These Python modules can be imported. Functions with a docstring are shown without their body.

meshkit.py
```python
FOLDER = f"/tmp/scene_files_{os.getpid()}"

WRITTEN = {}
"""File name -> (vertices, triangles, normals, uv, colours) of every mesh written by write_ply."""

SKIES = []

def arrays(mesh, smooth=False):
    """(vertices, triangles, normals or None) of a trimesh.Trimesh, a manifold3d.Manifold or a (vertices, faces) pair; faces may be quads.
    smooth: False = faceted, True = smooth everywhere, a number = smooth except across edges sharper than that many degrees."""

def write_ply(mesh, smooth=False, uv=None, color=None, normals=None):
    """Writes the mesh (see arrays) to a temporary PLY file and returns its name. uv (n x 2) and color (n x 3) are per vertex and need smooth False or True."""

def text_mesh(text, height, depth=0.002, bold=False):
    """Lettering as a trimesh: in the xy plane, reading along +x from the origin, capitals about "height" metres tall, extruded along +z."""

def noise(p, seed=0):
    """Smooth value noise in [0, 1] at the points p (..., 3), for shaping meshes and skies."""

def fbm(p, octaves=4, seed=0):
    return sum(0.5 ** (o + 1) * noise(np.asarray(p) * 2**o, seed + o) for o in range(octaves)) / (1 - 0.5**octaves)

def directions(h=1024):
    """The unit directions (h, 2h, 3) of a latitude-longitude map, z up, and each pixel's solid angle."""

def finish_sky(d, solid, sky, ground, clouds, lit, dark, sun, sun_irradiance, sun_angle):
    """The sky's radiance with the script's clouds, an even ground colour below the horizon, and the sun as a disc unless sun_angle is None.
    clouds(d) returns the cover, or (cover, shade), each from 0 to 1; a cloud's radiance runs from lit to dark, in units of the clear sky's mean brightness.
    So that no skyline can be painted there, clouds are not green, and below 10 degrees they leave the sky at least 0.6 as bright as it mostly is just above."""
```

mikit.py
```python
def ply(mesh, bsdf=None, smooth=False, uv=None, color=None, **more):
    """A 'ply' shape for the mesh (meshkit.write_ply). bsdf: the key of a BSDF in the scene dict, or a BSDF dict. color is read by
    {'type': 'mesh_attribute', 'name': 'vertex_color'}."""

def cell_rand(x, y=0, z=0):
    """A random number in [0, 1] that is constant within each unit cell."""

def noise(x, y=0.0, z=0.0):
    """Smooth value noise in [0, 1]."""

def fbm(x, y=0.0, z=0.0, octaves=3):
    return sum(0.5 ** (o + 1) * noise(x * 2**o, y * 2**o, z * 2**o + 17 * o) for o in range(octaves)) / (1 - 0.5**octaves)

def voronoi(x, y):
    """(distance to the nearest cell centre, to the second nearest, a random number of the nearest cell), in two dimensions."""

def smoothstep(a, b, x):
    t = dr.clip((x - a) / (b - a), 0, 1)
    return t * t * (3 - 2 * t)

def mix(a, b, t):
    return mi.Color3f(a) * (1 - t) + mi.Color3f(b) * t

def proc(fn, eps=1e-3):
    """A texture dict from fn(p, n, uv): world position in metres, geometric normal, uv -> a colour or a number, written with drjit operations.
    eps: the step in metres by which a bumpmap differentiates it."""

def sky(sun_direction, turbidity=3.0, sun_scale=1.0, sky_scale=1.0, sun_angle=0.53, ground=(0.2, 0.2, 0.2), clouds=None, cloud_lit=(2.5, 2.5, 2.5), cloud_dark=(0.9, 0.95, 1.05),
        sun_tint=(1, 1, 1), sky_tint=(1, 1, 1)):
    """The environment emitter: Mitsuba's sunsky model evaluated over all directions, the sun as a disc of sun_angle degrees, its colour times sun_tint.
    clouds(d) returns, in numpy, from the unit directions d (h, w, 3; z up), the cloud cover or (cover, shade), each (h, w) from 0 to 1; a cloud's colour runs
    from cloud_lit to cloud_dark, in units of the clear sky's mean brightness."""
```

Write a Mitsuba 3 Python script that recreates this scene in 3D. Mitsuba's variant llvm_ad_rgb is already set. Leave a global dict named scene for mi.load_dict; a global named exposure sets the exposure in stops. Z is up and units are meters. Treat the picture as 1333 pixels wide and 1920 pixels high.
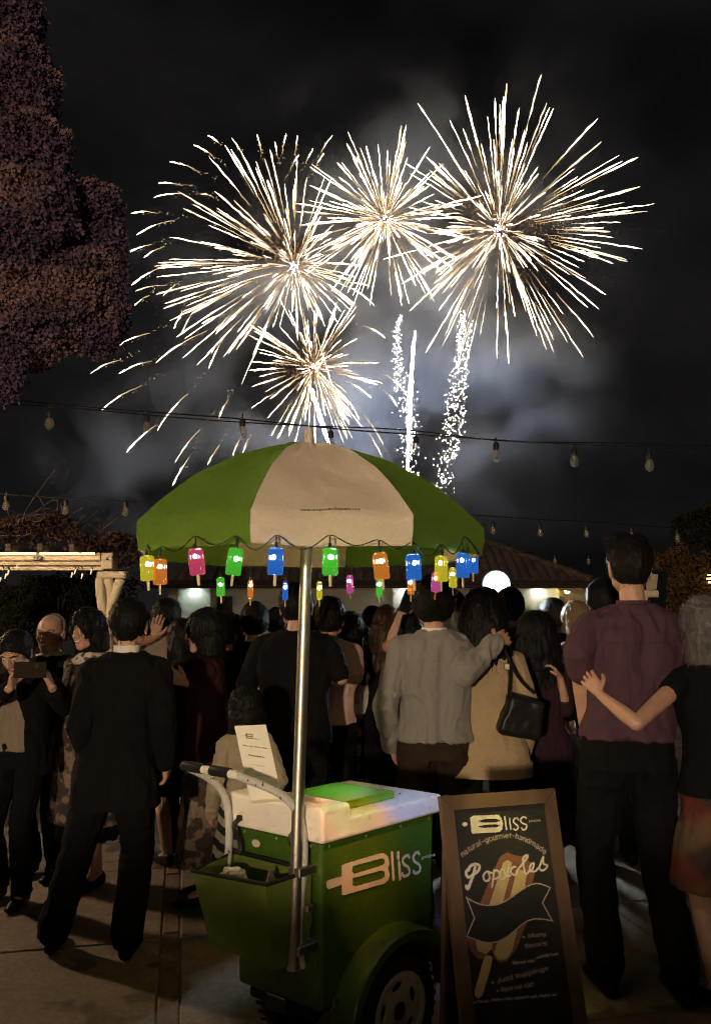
import math, random
import numpy as np
import drjit as dr
import mitsuba as mi
import trimesh, manifold3d
import scipy.sparse as sps
import shapely, shapely.ops
from shapely import affinity
from shapely.geometry import Polygon, LineString, Point, box as sbox
import mikit, meshkit
from mikit import noise, fbm, smoothstep, mix

T = mi.ScalarTransform4f
scene, labels = {}, {}

# ------------------------------------------------------------------ camera
CAM_H, PITCH, FPX, CX, CY = 1.55, math.radians(7.2), 1507.0, 666.5, 960.0
_F = np.array([0, math.cos(PITCH), math.sin(PITCH)])
_U = np.array([0, -math.sin(PITCH), math.cos(PITCH)])
_R = np.array([1.0, 0, 0])
scene['camera'] = {'type': 'perspective', 'fov': math.degrees(2 * math.atan(CY / FPX)), 'fov_axis': 'y',
                   'near_clip': 0.05, 'far_clip': 2000.0,
                   'to_world': T().look_at(origin=[0, 0, CAM_H], target=[0, float(_F[1]), CAM_H + float(_F[2])], up=[0, 0, 1])}
exposure = 0.0
VL, LPW, LPW2 = 700.0, 2300.0, 600.0      # brightness of the white lamp in the crowd and of the lantern

def P(px, py, Y):
    """A point of the place: the sight line through a spot of the photograph, at Y metres from the camera."""
    d = _F + (px - CX) / FPX * _R - (py - CY) / FPX * _U
    return np.array([0, 0, CAM_H]) + d * (Y / d[1])

def Pz(px, py, z):
    d = _F + (px - CX) / FPX * _R - (py - CY) / FPX * _U
    return np.array([0, 0, CAM_H]) + d * ((z - CAM_H) / d[2])

def Pplane(px, py, o, n):
    d = _F + (px - CX) / FPX * _R - (py - CY) / FPX * _U
    c = np.array([0, 0, CAM_H])
    return c + d * (np.dot(np.asarray(o) - c, n) / np.dot(d, n))

# ------------------------------------------------------------------ night sky: dark overcast with drifting smoke
def night_clouds(d):
    q = d * np.array([3.0, 3.0, 4.2])
    n = meshkit.fbm(q + 3.1, 5, seed=4)
    m = meshkit.fbm(d * 1.6 + 11.0, 3, seed=9)
    return 0.97 + 0 * n, np.clip(0.62 + (0.5 - n) * 3.0 + (0.5 - m) * 1.6, 0, 1)

SKY_SCALE = 0.046
scene['sky'] = {**mikit.sky((0.3, 0.8, 0.5), turbidity=4, sun_scale=0.0, sky_scale=SKY_SCALE, clouds=night_clouds,
                            cloud_lit=(2.6, 2.35, 2.45), cloud_dark=(0.55, 0.48, 0.55), ground=(0.1, 0.1, 0.1)),
                'sampling_weight': 1.0}

# ------------------------------------------------------------------ helpers
def fresh(key):
    if key not in scene and key not in labels and key not in _taken:
        _taken.add(key)
        return key
    k = _count.get(key, 1)
    while True:
        new = f'{key}_{k:03d}'
        k += 1
        if new not in scene and new not in labels and new not in _taken:
            _count[key] = k
            _taken.add(new)
            return new
_taken, _count = set(), {}

def tag(key, label=None, cat=None, group=None, kind=None):
    d = labels.setdefault(key, {})
    for a, b in (('label', label), ('category', cat), ('group', group), ('kind', kind)):
        if b: d[a] = b
    return key

def thing(name, label=None, cat=None, group=None, kind=None):
    key = fresh(name)
    labels[key] = {}
    return tag(key, label, cat, group, kind)

def obj(name, mesh, bsdf, parent=None, smooth=False, label=None, kind=None, **more):
    key = fresh((parent + '__' if parent else '') + name)
    scene[key] = mikit.ply(mesh, bsdf, smooth=smooth, **more)
    if label or kind: tag(key, label, kind=kind)
    return key

def dup(name, src, to_world, parent, bsdf=None):
    key = fresh((parent + '__' if parent else '') + name)
    scene[key] = {**scene[src], 'to_world': to_world}
    if bsdf: scene[key]['bsdf'] = {'type': 'ref', 'id': bsdf}
    return key

def rgb(*c): return {'type': 'rgb', 'value': [float(x) for x in (c[0] if len(c) == 1 else c)]}

def cat(*ms):
    ms = ms[0] if len(ms) == 1 and isinstance(ms[0], list) else list(ms)
    vs, fs, n = [], [], 0
    for m in ms:
        v, f = arr(m)
        vs.append(v); fs.append(f + n); n += len(v)
    return np.vstack(vs), np.vstack(fs)

def arr(m):
    if hasattr(m, 'to_mesh'):
        q = m.to_mesh()
        return np.asarray(q.vert_properties[:, :3], float), np.asarray(q.tri_verts, int)
    if isinstance(m, (tuple, list)):
        v, f = np.asarray(m[0], float), np.asarray(m[1], int)
        if f.shape[1] == 4: f = np.vstack([f[:, [0, 1, 2]], f[:, [0, 2, 3]]])
        return v, f
    return np.asarray(m.vertices, float), np.asarray(m.faces, int)

def hullp(pts): return manifold3d.Manifold.hull_points(np.asarray(pts, float).tolist())

def cbox(c, s, bev=0.004, rot=None):
    """Box of centre c and size s with chamfered edges."""
    h = np.asarray(s, float) / 2
    b = min(bev, h.min() * 0.9)
    pts = []
    for sx in (-1, 1):
        for sy in (-1, 1):
            for sz in (-1, 1):
                k = np.array([sx, sy, sz])
                for a in range(3):
                    q = h - b
                    q[a] = h[a]
                    pts.append(k * q)
    pts = np.array(pts)
    if rot is not None: pts = pts @ np.asarray(rot).T
    return hullp(pts + c)

def frame(x, y, z):
    return np.stack([x, y, z], 1)

def rotz(a):
    c, s = math.cos(a), math.sin(a)
    return np.array([[c, -s, 0], [s, c, 0], [0, 0, 1.0]])

def rotx(a):
    c, s = math.cos(a), math.sin(a)
    return np.array([[1, 0, 0], [0, c, -s], [0, s, c.real]])

def roty(a):
    c, s = math.cos(a), math.sin(a)
    return np.array([[c, 0, s], [0, 1, 0], [-s, 0, c]])

def unit(v):
    v = np.asarray(v, float)
    return v / (np.linalg.norm(v) + 1e-12)

def tube(pts, r, n=8, cap=True):
    p = np.asarray(pts, float)
    r = np.broadcast_to(r, (len(p),))
    t = np.gradient(p, axis=0)
    t /= np.linalg.norm(t, axis=1, keepdims=True) + 1e-12
    a = np.zeros_like(t)
    a[0] = unit(np.cross(t[0], [0, 0, 1.0] if abs(t[0][2]) < 0.9 else [1.0, 0, 0]))
    for i in range(1, len(p)):
        a[i] = unit(a[i - 1] - t[i] * np.dot(a[i - 1], t[i]))
    b = np.cross(t, a)
    ang = np.arange(n) * 2 * np.pi / n
    v = (p[:, None] + r[:, None, None] * (np.cos(ang)[None, :, None] * a[:, None] + np.sin(ang)[None, :, None] * b[:, None])).reshape(-1, 3)
    i, j = np.meshgrid(np.arange(len(p) - 1), np.arange(n), indexing='ij')
    q = np.stack([i * n + j, i * n + (j + 1) % n, (i + 1) * n + (j + 1) % n, (i + 1) * n + j], -1).reshape(-1, 4)
    f = np.vstack([q[:, [0, 1, 2]], q[:, [0, 2, 3]]])
    if cap:
        v = np.vstack([v, p[:1], p[-1:]])
        k, e = np.arange(n), (len(p) - 1) * n
        f = np.vstack([f, np.stack([k * 0 + len(v) - 2, (k + 1) % n, k], 1), np.stack([k * 0 + len(v) - 1, e + k, e + (k + 1) % n], 1)])
    return v, f

def spline(pts, n=24):
    p = np.asarray(pts, float)
    from scipy.interpolate import PchipInterpolator, CubicSpline
    s = np.r_[0, np.cumsum(np.linalg.norm(np.diff(p, axis=0), axis=1))]
    return CubicSpline(s, p)(np.linspace(0, s[-1], n)) if len(p) > 2 else p[0] + np.linspace(0, 1, n)[:, None] * (p[1] - p[0])

def lathe(profile, n=24):
    """profile: (r, z) rows, revolved about z."""
    pr = np.asarray(profile, float)
    ang = np.arange(n) * 2 * np.pi / n
    v = np.stack([pr[:, None, 0] * np.cos(ang), pr[:, None, 0] * np.sin(ang), np.repeat(pr[:, None, 1], n, 1)], -1).reshape(-1, 3)
    i, j = np.meshgrid(np.arange(len(pr) - 1), np.arange(n), indexing='ij')
    q = np.stack([i * n + j, i * n + (j + 1) % n, (i + 1) * n + (j + 1) % n, (i + 1) * n + j], -1).reshape(-1, 4)
    return v, np.vstack([q[:, [0, 1, 2]], q[:, [0, 2, 3]]])

def move(m, R=None, o=(0, 0, 0), s=1.0):
    v, f = arr(m)
    v = v * s
    if R is not None: v = v @ np.asarray(R).T
    return v + np.asarray(o), f

def flat(geom, depth):
    """Extruded shapely geometry in the xy plane."""
    gs = [g for g in getattr(geom, 'geoms', [geom]) if g.geom_type == 'Polygon' and g.area > 1e-9]
    return cat([arr(trimesh.creation.extrude_polygon(g, depth, engine='earcut')) for g in gs])

ICO1 = np.asarray(trimesh.creation.icosphere(subdivisions=1).vertices)
ICO2 = np.asarray(trimesh.creation.icosphere(subdivisions=2).vertices)
ICO2F = np.asarray(trimesh.creation.icosphere(subdivisions=2).faces)
ICO1F = np.asarray(trimesh.creation.icosphere(subdivisions=1).faces)
ICO0, ICO0F = (np.asarray(a) for a in (trimesh.creation.icosphere(subdivisions=0).vertices, trimesh.creation.icosphere(subdivisions=0).faces))

def sph(c, r, ico=ICO1): return np.asarray(c, float) + ico * np.asarray(r, float)
def hull(*pts): return hullp(np.vstack(pts))
def union(ms): return manifold3d.Manifold.batch_boolean(list(ms), manifold3d.OpType.Add)

def taubin(v, f, it=8, lam=0.5, mu=-0.52):
    n = len(v)
    e = np.vstack([f[:, [0, 1]], f[:, [1, 2]], f[:, [2, 0]]])
    A = sps.coo_matrix((np.ones(len(e)), (e[:, 0], e[:, 1])), (n, n)).tocsr()
    A = A + A.T
    A.data[:] = 1
    d = np.asarray(A.sum(1)).ravel()
    W = sps.diags(1 / np.maximum(d, 1)) @ A
    for _ in range(it):
        v = v + lam * (W @ v - v)
        v = v + mu * (W @ v - v)
    return v

def vnormals(v, f):
    n = np.zeros_like(v)
    fn = np.cross(v[f[:, 1]] - v[f[:, 0]], v[f[:, 2]] - v[f[:, 0]])
    for k in range(3): np.add.at(n, f[:, k], fn)
    return n / (np.linalg.norm(n, axis=1, keepdims=True) + 1e-12)

def soften(man, edge, it=8, disp=None):
    v, f = arr(man.refine_to_length(edge))
    v = taubin(v, f, it)
    if disp is not None: v = v + vnormals(v, f) * disp(v)[:, None]
    return v, f

# ------------------------------------------------------------------ materials
def principled(key, color, rough=0.6, spec=0.5, **k):
    scene[key] = {'type': 'twosided', 'b': {'type': 'principled', 'base_color': color if isinstance(color, dict) else rgb(color), 'roughness': rough, 'specular': spec, **k}}
    return key

def grain(c1, c2, fr=40.0, oct=3, stretch=(1, 1, 1)):
    def fn(p, n, uv):
        return mix(c1, c2, fbm(p.x * fr * stretch[0], p.y * fr * stretch[1], p.z * fr * stretch[2], oct))
    return mikit.proc(fn)

for key, c, r in (('black_cloth', (.0055, .005, .0055), .95), ('charcoal_cloth', (.014, .013, .013), .95),
                  ('brown_cloth', (.026, .018, .012), .95), ('tan_cloth', (.20, .16, .12), .9), ('pink_cloth', (.48, .33, .27), .9),
                  ('cream_cloth', (.28, .23, .16), .9), ('white_cloth', (.62, .60, .56), .9), ('maroon_cloth', (.030, .009, .010), .9),
                  ('plum_dress', (.030, .014, .020), .9), ('salmon_cloth', (.42, .18, .14), .9), ('pale_green_cloth', (.42, .46, .40), .9),
                  ('dark_leather', (.012, .011, .012), .35), ('hair_black', (.006, .0052, .005), .62), ('hair_brown', (.030, .017, .010), .45),
                  ('hair_grey', (.10, .09, .09), .5), ('hair_blond', (.16, .11, .06), .5)):
    principled(key, c, r, .15 if 'hair' in key else .12)
principled('skin', grain((.40, .22, .15), (.47, .28, .20), 30, 2), .5)
principled('skin_tan', grain((.30, .16, .10), (.36, .20, .13), 30, 2), .5)
principled('grey_shirt', grain((.150, .143, .135), (.205, .195, .18), 500, 2), .9)
principled('purple_shirt', grain((.040, .015, .026), (.066, .025, .042), 420, 2), .85)
def _knit(p, n, uv):
    r = 0.5 + 0.5 * dr.sin(p.z * 900) * dr.sin(p.x * 700 + p.y * 500)
    return mix((.27, .195, .11), (.37, .28, .17), r * 0.6 + 0.4 * noise(p.x * 60, p.y * 60, p.z * 60))
principled('sweater_knit', mikit.proc(_knit), .95)
def _floral(p, n, uv):
    a = fbm(p.x * 34, p.y * 34, p.z * 30, 3)
    b = noise(p.x * 55 + 9, p.y * 55, p.z * 50)
    c = mix((.020, .014, .014), (.30, .22, .18), smoothstep(.50, .58, a))
    return mix(c, mi.Color3f(.26, .07, .07), smoothstep(.68, .74, b) * 0.8)
principled('floral_cloth', mikit.proc(_floral), .9)
def _brocade(p, n, uv):
    a = fbm(p.x * 22, p.y * 22, p.z * 20, 3)
    return mix((.035, .025, .020), (.17, .12, .09), smoothstep(.46, .60, a))
principled('brocade_cloth', mikit.proc(_brocade), .9)
def _plaid(p, n, uv):
    u, w = p.x * .8 + p.z * .6, p.x * .6 - p.z * .8
    a = smoothstep(.12, .34, dr.abs(u * 5.5 - dr.floor(u * 5.5) - .5))
    b = smoothstep(.12, .34, dr.abs(w * 5.5 - dr.floor(w * 5.5) - .5))
    c = mix((.075, .012, .009), (.022, .012, .011), a)
    return mix(c, mi.Color3f(.11, .075, .03), (1 - b) * .5)
principled('plaid_cloth', mikit.proc(_plaid), .9)
def _stripes(p, n, uv):
    return mix((.012, .012, .012), (.28, .26, .22), smoothstep(.45, .55, .5 + .5 * dr.sin(p.z * 85 + p.x * 25)))
principled('striped_cloth', mikit.proc(_stripes), .9)
def _blouse(p, n, uv):
    return mix((.5, .46, .38), (.10, .06, .05), smoothstep(.55, .62, fbm(p.x * 45, p.y * 45, p.z * 45, 2)))
principled('patterned_blouse', mikit.proc(_blouse), .9)
principled('eye_white', (.6, .57, .53), .2)
principled('lip', (.30, .09, .08), .4)
principled('teeth', (.75, .72, .65), .3)
scene['lens_glass'] = {'type': 'thindielectric'}
principled('steel', (.50, .47, .40), .42, metallic=1.0)
def _worn_tube(p, n, uv):
    a = fbm(p.x * 90, p.y * 90, p.z * 60, 4)
    return mix((.55, .53, .48), (.06, .035, .02), smoothstep(.70, .75, a))
principled('worn_tube', mikit.proc(_worn_tube), .4)
principled('rubber', (.012, .012, .012), .75)
principled('black_plastic', (.012, .012, .012), .4)
def _cream(p, n, uv):
    c = mix((.72, .68, .58), (.80, .76, .67), fbm(p.x * 25, p.y * 25, p.z * 25, 3))
    sm = smoothstep(.60, .75, fbm(p.x * 40 + 3, p.y * 16, p.z * 60, 4))
    return mix(c, mi.Color3f(.42, .36, .27), sm * .35)
principled('cream_plastic', mikit.proc(_cream), .27, spec=.5)
def _green_paint(p, n, uv):
    a = fbm(p.x * 14, p.y * 14, p.z * 9, 4)
    c = mix((.034, .080, .007), (.052, .112, .010), a)
    scuff = smoothstep(.66, .72, fbm(p.x * 30 + 5, p.y * 30, p.z * 160, 3))
    dirt = smoothstep(.42, .22, p.z + .10 * fbm(p.x * 18, p.y * 18, p.z * 18, 3))
    c = mix(c, mi.Color3f(.085, .12, .045), scuff * .55)
    return mix(c, mi.Color3f(.028, .024, .012), dirt * .6)
principled('green_paint', mikit.proc(_green_paint), .38)
principled('green_lid', (.14, .32, .02), .22)
principled('green_canvas', grain((.10, .135, .018), (.135, .175, .024), 300, 2), .9)
principled('print_cream', grain((.52, .46, .34), (.62, .56, .43), 60, 3), .6)
principled('paper', (.76, .72, .62), .7)
principled('ink_dark', (.04, .035, .03), .8)
principled('ink_olive', (.22, .19, .02), .8)
principled('ink_pink', (.55, .38, .30), .8)
# ------------------------------------------------------------------ ground
rng = np.random.default_rng(7)
def _mortar(p, n, uv): return mix((.075, .062, .05), (.12, .10, .08), fbm(p.x * 9, p.y * 9, 0, 4))
principled('mortar', mikit.proc(_mortar), .95)
def _slabfn(c1, c2):
    def fn(p, n, uv):
        a = fbm(p.x * 2.3, p.y * 2.3, 0, 4)
        b = fbm(p.x * 60, p.y * 60, 0, 3)
        s = smoothstep(.62, .74, fbm(p.x * 5 + 7, p.y * 5, 3, 3))
        return mix(c1, c2, smoothstep(.25, .75, .6 * a + .4 * b)) * (1 - .5 * s) * (.7 + .5 * fbm(p.x * .9, p.y * .9, 0, 3))
    return mikit.proc(fn)
for i, (a, b) in enumerate((((.15, .12, .09), (.25, .205, .155)), ((.17, .135, .10), (.27, .22, .165)), ((.13, .105, .08), (.22, .18, .14)))):
    scene[f'slab_mat_{i}'] = {'type': 'bumpmap', 'scale': 0.5, 't': mikit.proc(lambda p, n, uv: fbm(p.x * 70, p.y * 70, 0, 3) * .004, eps=.003),
                              'b': {'type': 'principled', 'base_color': _slabfn(a, b), 'roughness': .72}}
principled('strip_mat', grain((.10, .065, .045), (.17, .11, .08), 30), .8)
g = np.array([[-600, -600, -.006], [600, -600, -.006], [600, 600, -.006], [-600, 600, -.006]], float)
scene['ground'] = mikit.ply((g, [[0, 1, 2], [0, 2, 3]]), 'mortar')
tag('ground', 'dark ground sheet beneath and beyond the paved plaza', kind='structure')
pav = thing('pavement', 'warm grey concrete slab paving of the plaza', kind='structure')
SA = math.radians(12)
SR = rotz(SA)
S0 = Pz(318, 1820, 0)
SL, JW, STRIP = 1.12, .010, .085
us = [STRIP / 2 + k * SL for k in range(0, 6)] + [-STRIP / 2 - (k + 1) * SL for k in range(0, 6)]
for u in us:
    for k in range(-3, 12):
        cu, cv = u + SL / 2, k * SL + .35
        c = S0 + SR @ np.array([cu, cv + SL / 2, 0])
        if not (-6.5 < c[0] < 6.5 and .6 < c[1] < 14): continue
        dz = rng.uniform(-.003, .002)
        m = cbox(SR.T @ c * 0 + [0, 0, -.02], [SL - JW, SL - JW, .04], .005)
        obj('slab', move(m, SR @ rotz(rng.uniform(-.003, .003)), [c[0], c[1], dz]), f'slab_mat_{rng.integers(3)}', pav)
for k in range(-6, 26):
    c = S0 + SR @ np.array([0, k * .46 + .2, 0])
    if .6 < c[1] < 12:
        obj('border_brick', move(cbox([0, 0, -.02], [STRIP - .008, .448, .04], .004), SR, [c[0], c[1], rng.uniform(-.002, .002)]), 'strip_mat', pav)

# ------------------------------------------------------------------ leaf scatter
def leaves(cent, size, rg, up=0.0, wide=.5):
    n = len(cent)
    a = rg.normal(size=(n, 3)); a[:, 2] += up
    a /= np.linalg.norm(a, axis=1, keepdims=True)
    b = np.cross(a, rg.normal(size=(n, 3)))
    b /= np.linalg.norm(b, axis=1, keepdims=True)
    s = size * rg.uniform(.6, 1.3, (n, 1))
    nn = np.cross(a, b)
    q = np.stack([cent - a * s, cent + b * s * wide + nn * s * .15, cent + a * s, cent - b * s * wide + nn * s * .15], 1)
    i = np.arange(n)[:, None] * 4
    return q.reshape(-1, 3), np.vstack([i + [0, 1, 2], i + [0, 2, 3]])

# ------------------------------------------------------------------ near blossoming tree at the left edge
def _blossom(p, n, uv):
    return mix(mix((.052, .034, .056), (.165, .105, .16), noise(p.x * 14, p.y * 14, p.z * 14)), mi.Color3f(.22, .135, .135), smoothstep(.5, .75, noise(p.x * 3, p.y * 3, p.z * 3)))
scene['blossom'] = {'type': 'twosided', 'b': {'type': 'diffuse', 'reflectance': mikit.proc(_blossom)}}
principled('bark', grain((.05, .035, .025), (.12, .09, .065), 14, 4, (1, 1, .25)), .9)
def _leafdark(p, n, uv): return mix((.012, .016, .008), (.050, .045, .022), noise(p.x * 5, p.y * 5, p.z * 5))
scene['leaf_dark'] = {'type': 'twosided', 'b': {'type': 'diffuse', 'reflectance': mikit.proc(_leafdark)}}
def _leafdusk(p, n, uv): return mix((.018, .013, .012), (.075, .045, .042), noise(p.x * 6, p.y * 6, p.z * 6))
scene['leaf_dusk'] = {'type': 'twosided', 'b': {'type': 'diffuse', 'reflectance': mikit.proc(_leafdusk)}}
def _leafrust(p, n, uv): return mix((.05, .032, .016), (.15, .085, .045), noise(p.x * 6, p.y * 6, p.z * 6))
scene['leaf_rust'] = {'type': 'twosided', 'b': {'type': 'diffuse', 'reflectance': mikit.proc(_leafrust)}}

rg = np.random.default_rng(21)
tree = thing('blossom_tree', 'tall tree with drooping dusky purple blossom hanging down the left edge', 'tree')
trunk_x, trunk_y = -4.6, 6.6
obj('trunk', cat(tube(spline([[trunk_x, trunk_y, -.1], [trunk_x + .05, trunk_y, 1.5], [trunk_x - .05, trunk_y, 3.2], [trunk_x + .2, trunk_y, 5.6]], 20), np.linspace(.24, .10, 20), 12),
                 tube(spline([[trunk_x, trunk_y, 3.0], [trunk_x + .7, trunk_y - .3, 4.4], [-2.9, 6.1, 5.6]], 14), np.linspace(.10, .03, 14), 8),
                 tube(spline([[trunk_x, trunk_y, 2.6], [trunk_x + .9, trunk_y - .2, 3.8], [-2.6, 6.2, 4.4]], 14), np.linspace(.09, .025, 14), 8)), 'bark', tree, smooth=True)
# drooping panicles: (px, py, half width px, half height px, depth)
lobes = [(-10, 60, 85, 150, 6.0), (25, 190, 82, 160, 6.0), (40, 330, 92, 150, 5.9), (60, 400, 85, 90, 5.8), (10, 470, 90, 120, 6.0),
         (165, 420, 68, 82, 6.3), (185, 500, 52, 95, 6.3), (120, 560, 85, 90, 6.1), (205, 590, 35, 65, 6.3), (60, 600, 85, 75, 6.0),
         (180, 615, 45, 50, 6.2), (5, 690, 38, 62, 5.7), (-60, 300, 120, 330, 6.1), (-70, 620, 100, 130, 6.0), (60, 655, 40, 30, 6.2), (-40, -60, 110, 120, 6.2)]
cents, tufts = [], []
for (px, py, hw, hh, D) in lobes:
    c = P(px, py, D)
    k = D / FPX
    rx, rz = hw * k, hh * k
    n = int(820 * rx * rz / .12) + 170
    d = rg.normal(size=(n, 3)); d /= np.linalg.norm(d, axis=1, keepdims=True)
    r = rg.uniform(.72, 1.0, (n, 1)) ** .7
    q = d * r * [rx, min(rx, .45), rz]
    bump = (meshkit.fbm(q * 7 + c, 3, seed=3) - .45)[:, None] * .75
    q = q * (1 + bump)
    tufts.append(c + q)
tufts = np.vstack(tufts)
rg.shuffle(tufts)
# each tuft is a small cluster of petals
pet = np.repeat(tufts, 13, 0) + rg.normal(size=(len(tufts) * 13, 3)) * .023
obj('crown', leaves(pet, .017, rg, wide=.95), 'blossom', tree, kind='stuff')
tw = []
for i in range(46):
    c = tufts[rg.integers(len(tufts))]
    tw.append(tube(spline([c, c + [rg.uniform(-.1, .14), 0, -.06], c + [rg.uniform(-.05, .2), rg.uniform(-.05, .05), rg.uniform(-.25, .02)]], 6), np.linspace(.004, .0015, 6), 4))
obj('twigs', cat(tw), 'bark', tree, kind='stuff')

def bush_tree(name, label, c, radii, n, size, mat, rgs, trunk=None, lob=9):
    rg = np.random.default_rng(rgs)
    t = thing(name, label, 'tree')
    out = []
    for i in range(lob):
        d = rg.normal(size=3); d[2] = abs(d[2]) * .8 - .25
        d = unit(d) * rg.uniform(.25, .72)
        cc = np.asarray(c) + d * radii
        rr = np.asarray(radii) * rg.uniform(.28, .5)
        k = n // lob
        q = rg.normal(size=(k, 3)); q /= np.linalg.norm(q, axis=1, keepdims=True)
        q *= rg.uniform(.55, 1.0, (k, 1))
        q *= 1 + (meshkit.fbm(q * 2.5 + i * 7, 3) - .5)[:, None] * .7
        out.append(cc + q * rr)
    obj('crown', leaves(np.vstack(out), size, rg), mat, t, kind='stuff')
    base = np.array([c[0], c[1], -.05])
    tr = [tube(spline([base, base + [.05, 0, c[2] * .5], np.asarray(c)], 12), np.linspace(.05 * radii[0] + .06, .04, 12), 8)]
    for i in range(5):
        d = unit(rg.normal(size=3) + [0, 0, .6]) * radii * .6
        tr.append(tube(spline([base + [.03, 0, c[2] * .6], np.asarray(c) + d * .5, np.asarray(c) + d], 8), np.linspace(.06, .015, 8), 6))
    obj('trunk', cat(tr), 'bark', t, smooth=True)
    return t

# right dark tree, shrubs and trees on the left behind the pergola
c = P(1310, 1010, 13.5)
bush_tree('dark_tree', 'dark bushy tree rising behind the vine covered pergola at right', [c[0] + .5, 13.5, c[2] + .1], np.array([1.25, 1.0, .85]), 9000, .05, 'leaf_dark', 5)
for i, (px, py, D, rx, rz, lab) in enumerate(((20, 1110, 16, 2.0, 1.1, 'dark rounded shrub under the lit pergola beam at far left'), (110, 1130, 15, 1.3, .9, 'low dark shrub beside the carved pergola post'),
                                              (150, 1120, 19, 1.9, 1.3, 'dark tree in the gap between the pergola post and the low building'))):
    c = P(px, py, D)
    bush_tree('hedge_shrub', lab, [c[0], D, c[2] - .35], np.array([rx, .9, rz]), 7000, .05, 'leaf_dark', 40 + i)

# ------------------------------------------------------------------ the low building behind the crowd
principled('stucco', grain((.50, .46, .37), (.58, .53, .43), 9, 4), .9)
principled('white_stucco', grain((.66, .66, .60), (.72, .71, .65), 9, 4), .9)
principled('tile_a', grain((.14, .105, .09), (.22, .17, .15), 6), .55)
principled('tile_b', grain((.17, .135, .12), (.27, .21, .18), 6), .55)
principled('dark_wood', grain((.045, .030, .020), (.085, .06, .04), 8, 3, (1, 1, 4)), .7)
principled('window_dark', (.012, .013, .016), .1)
principled('trim_cream', (.58, .50, .36), .7)
BY = 22.0
bk = BY / FPX
bld = thing('tiled_building', 'low stucco building with tiled hip roof and lit walls behind the crowd', 'building')
zE = P(700, 1092, BY)[2]
X = lambda px: P(px, 1092, BY)[0]
xl, xr = X(318), X(1048)
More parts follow.
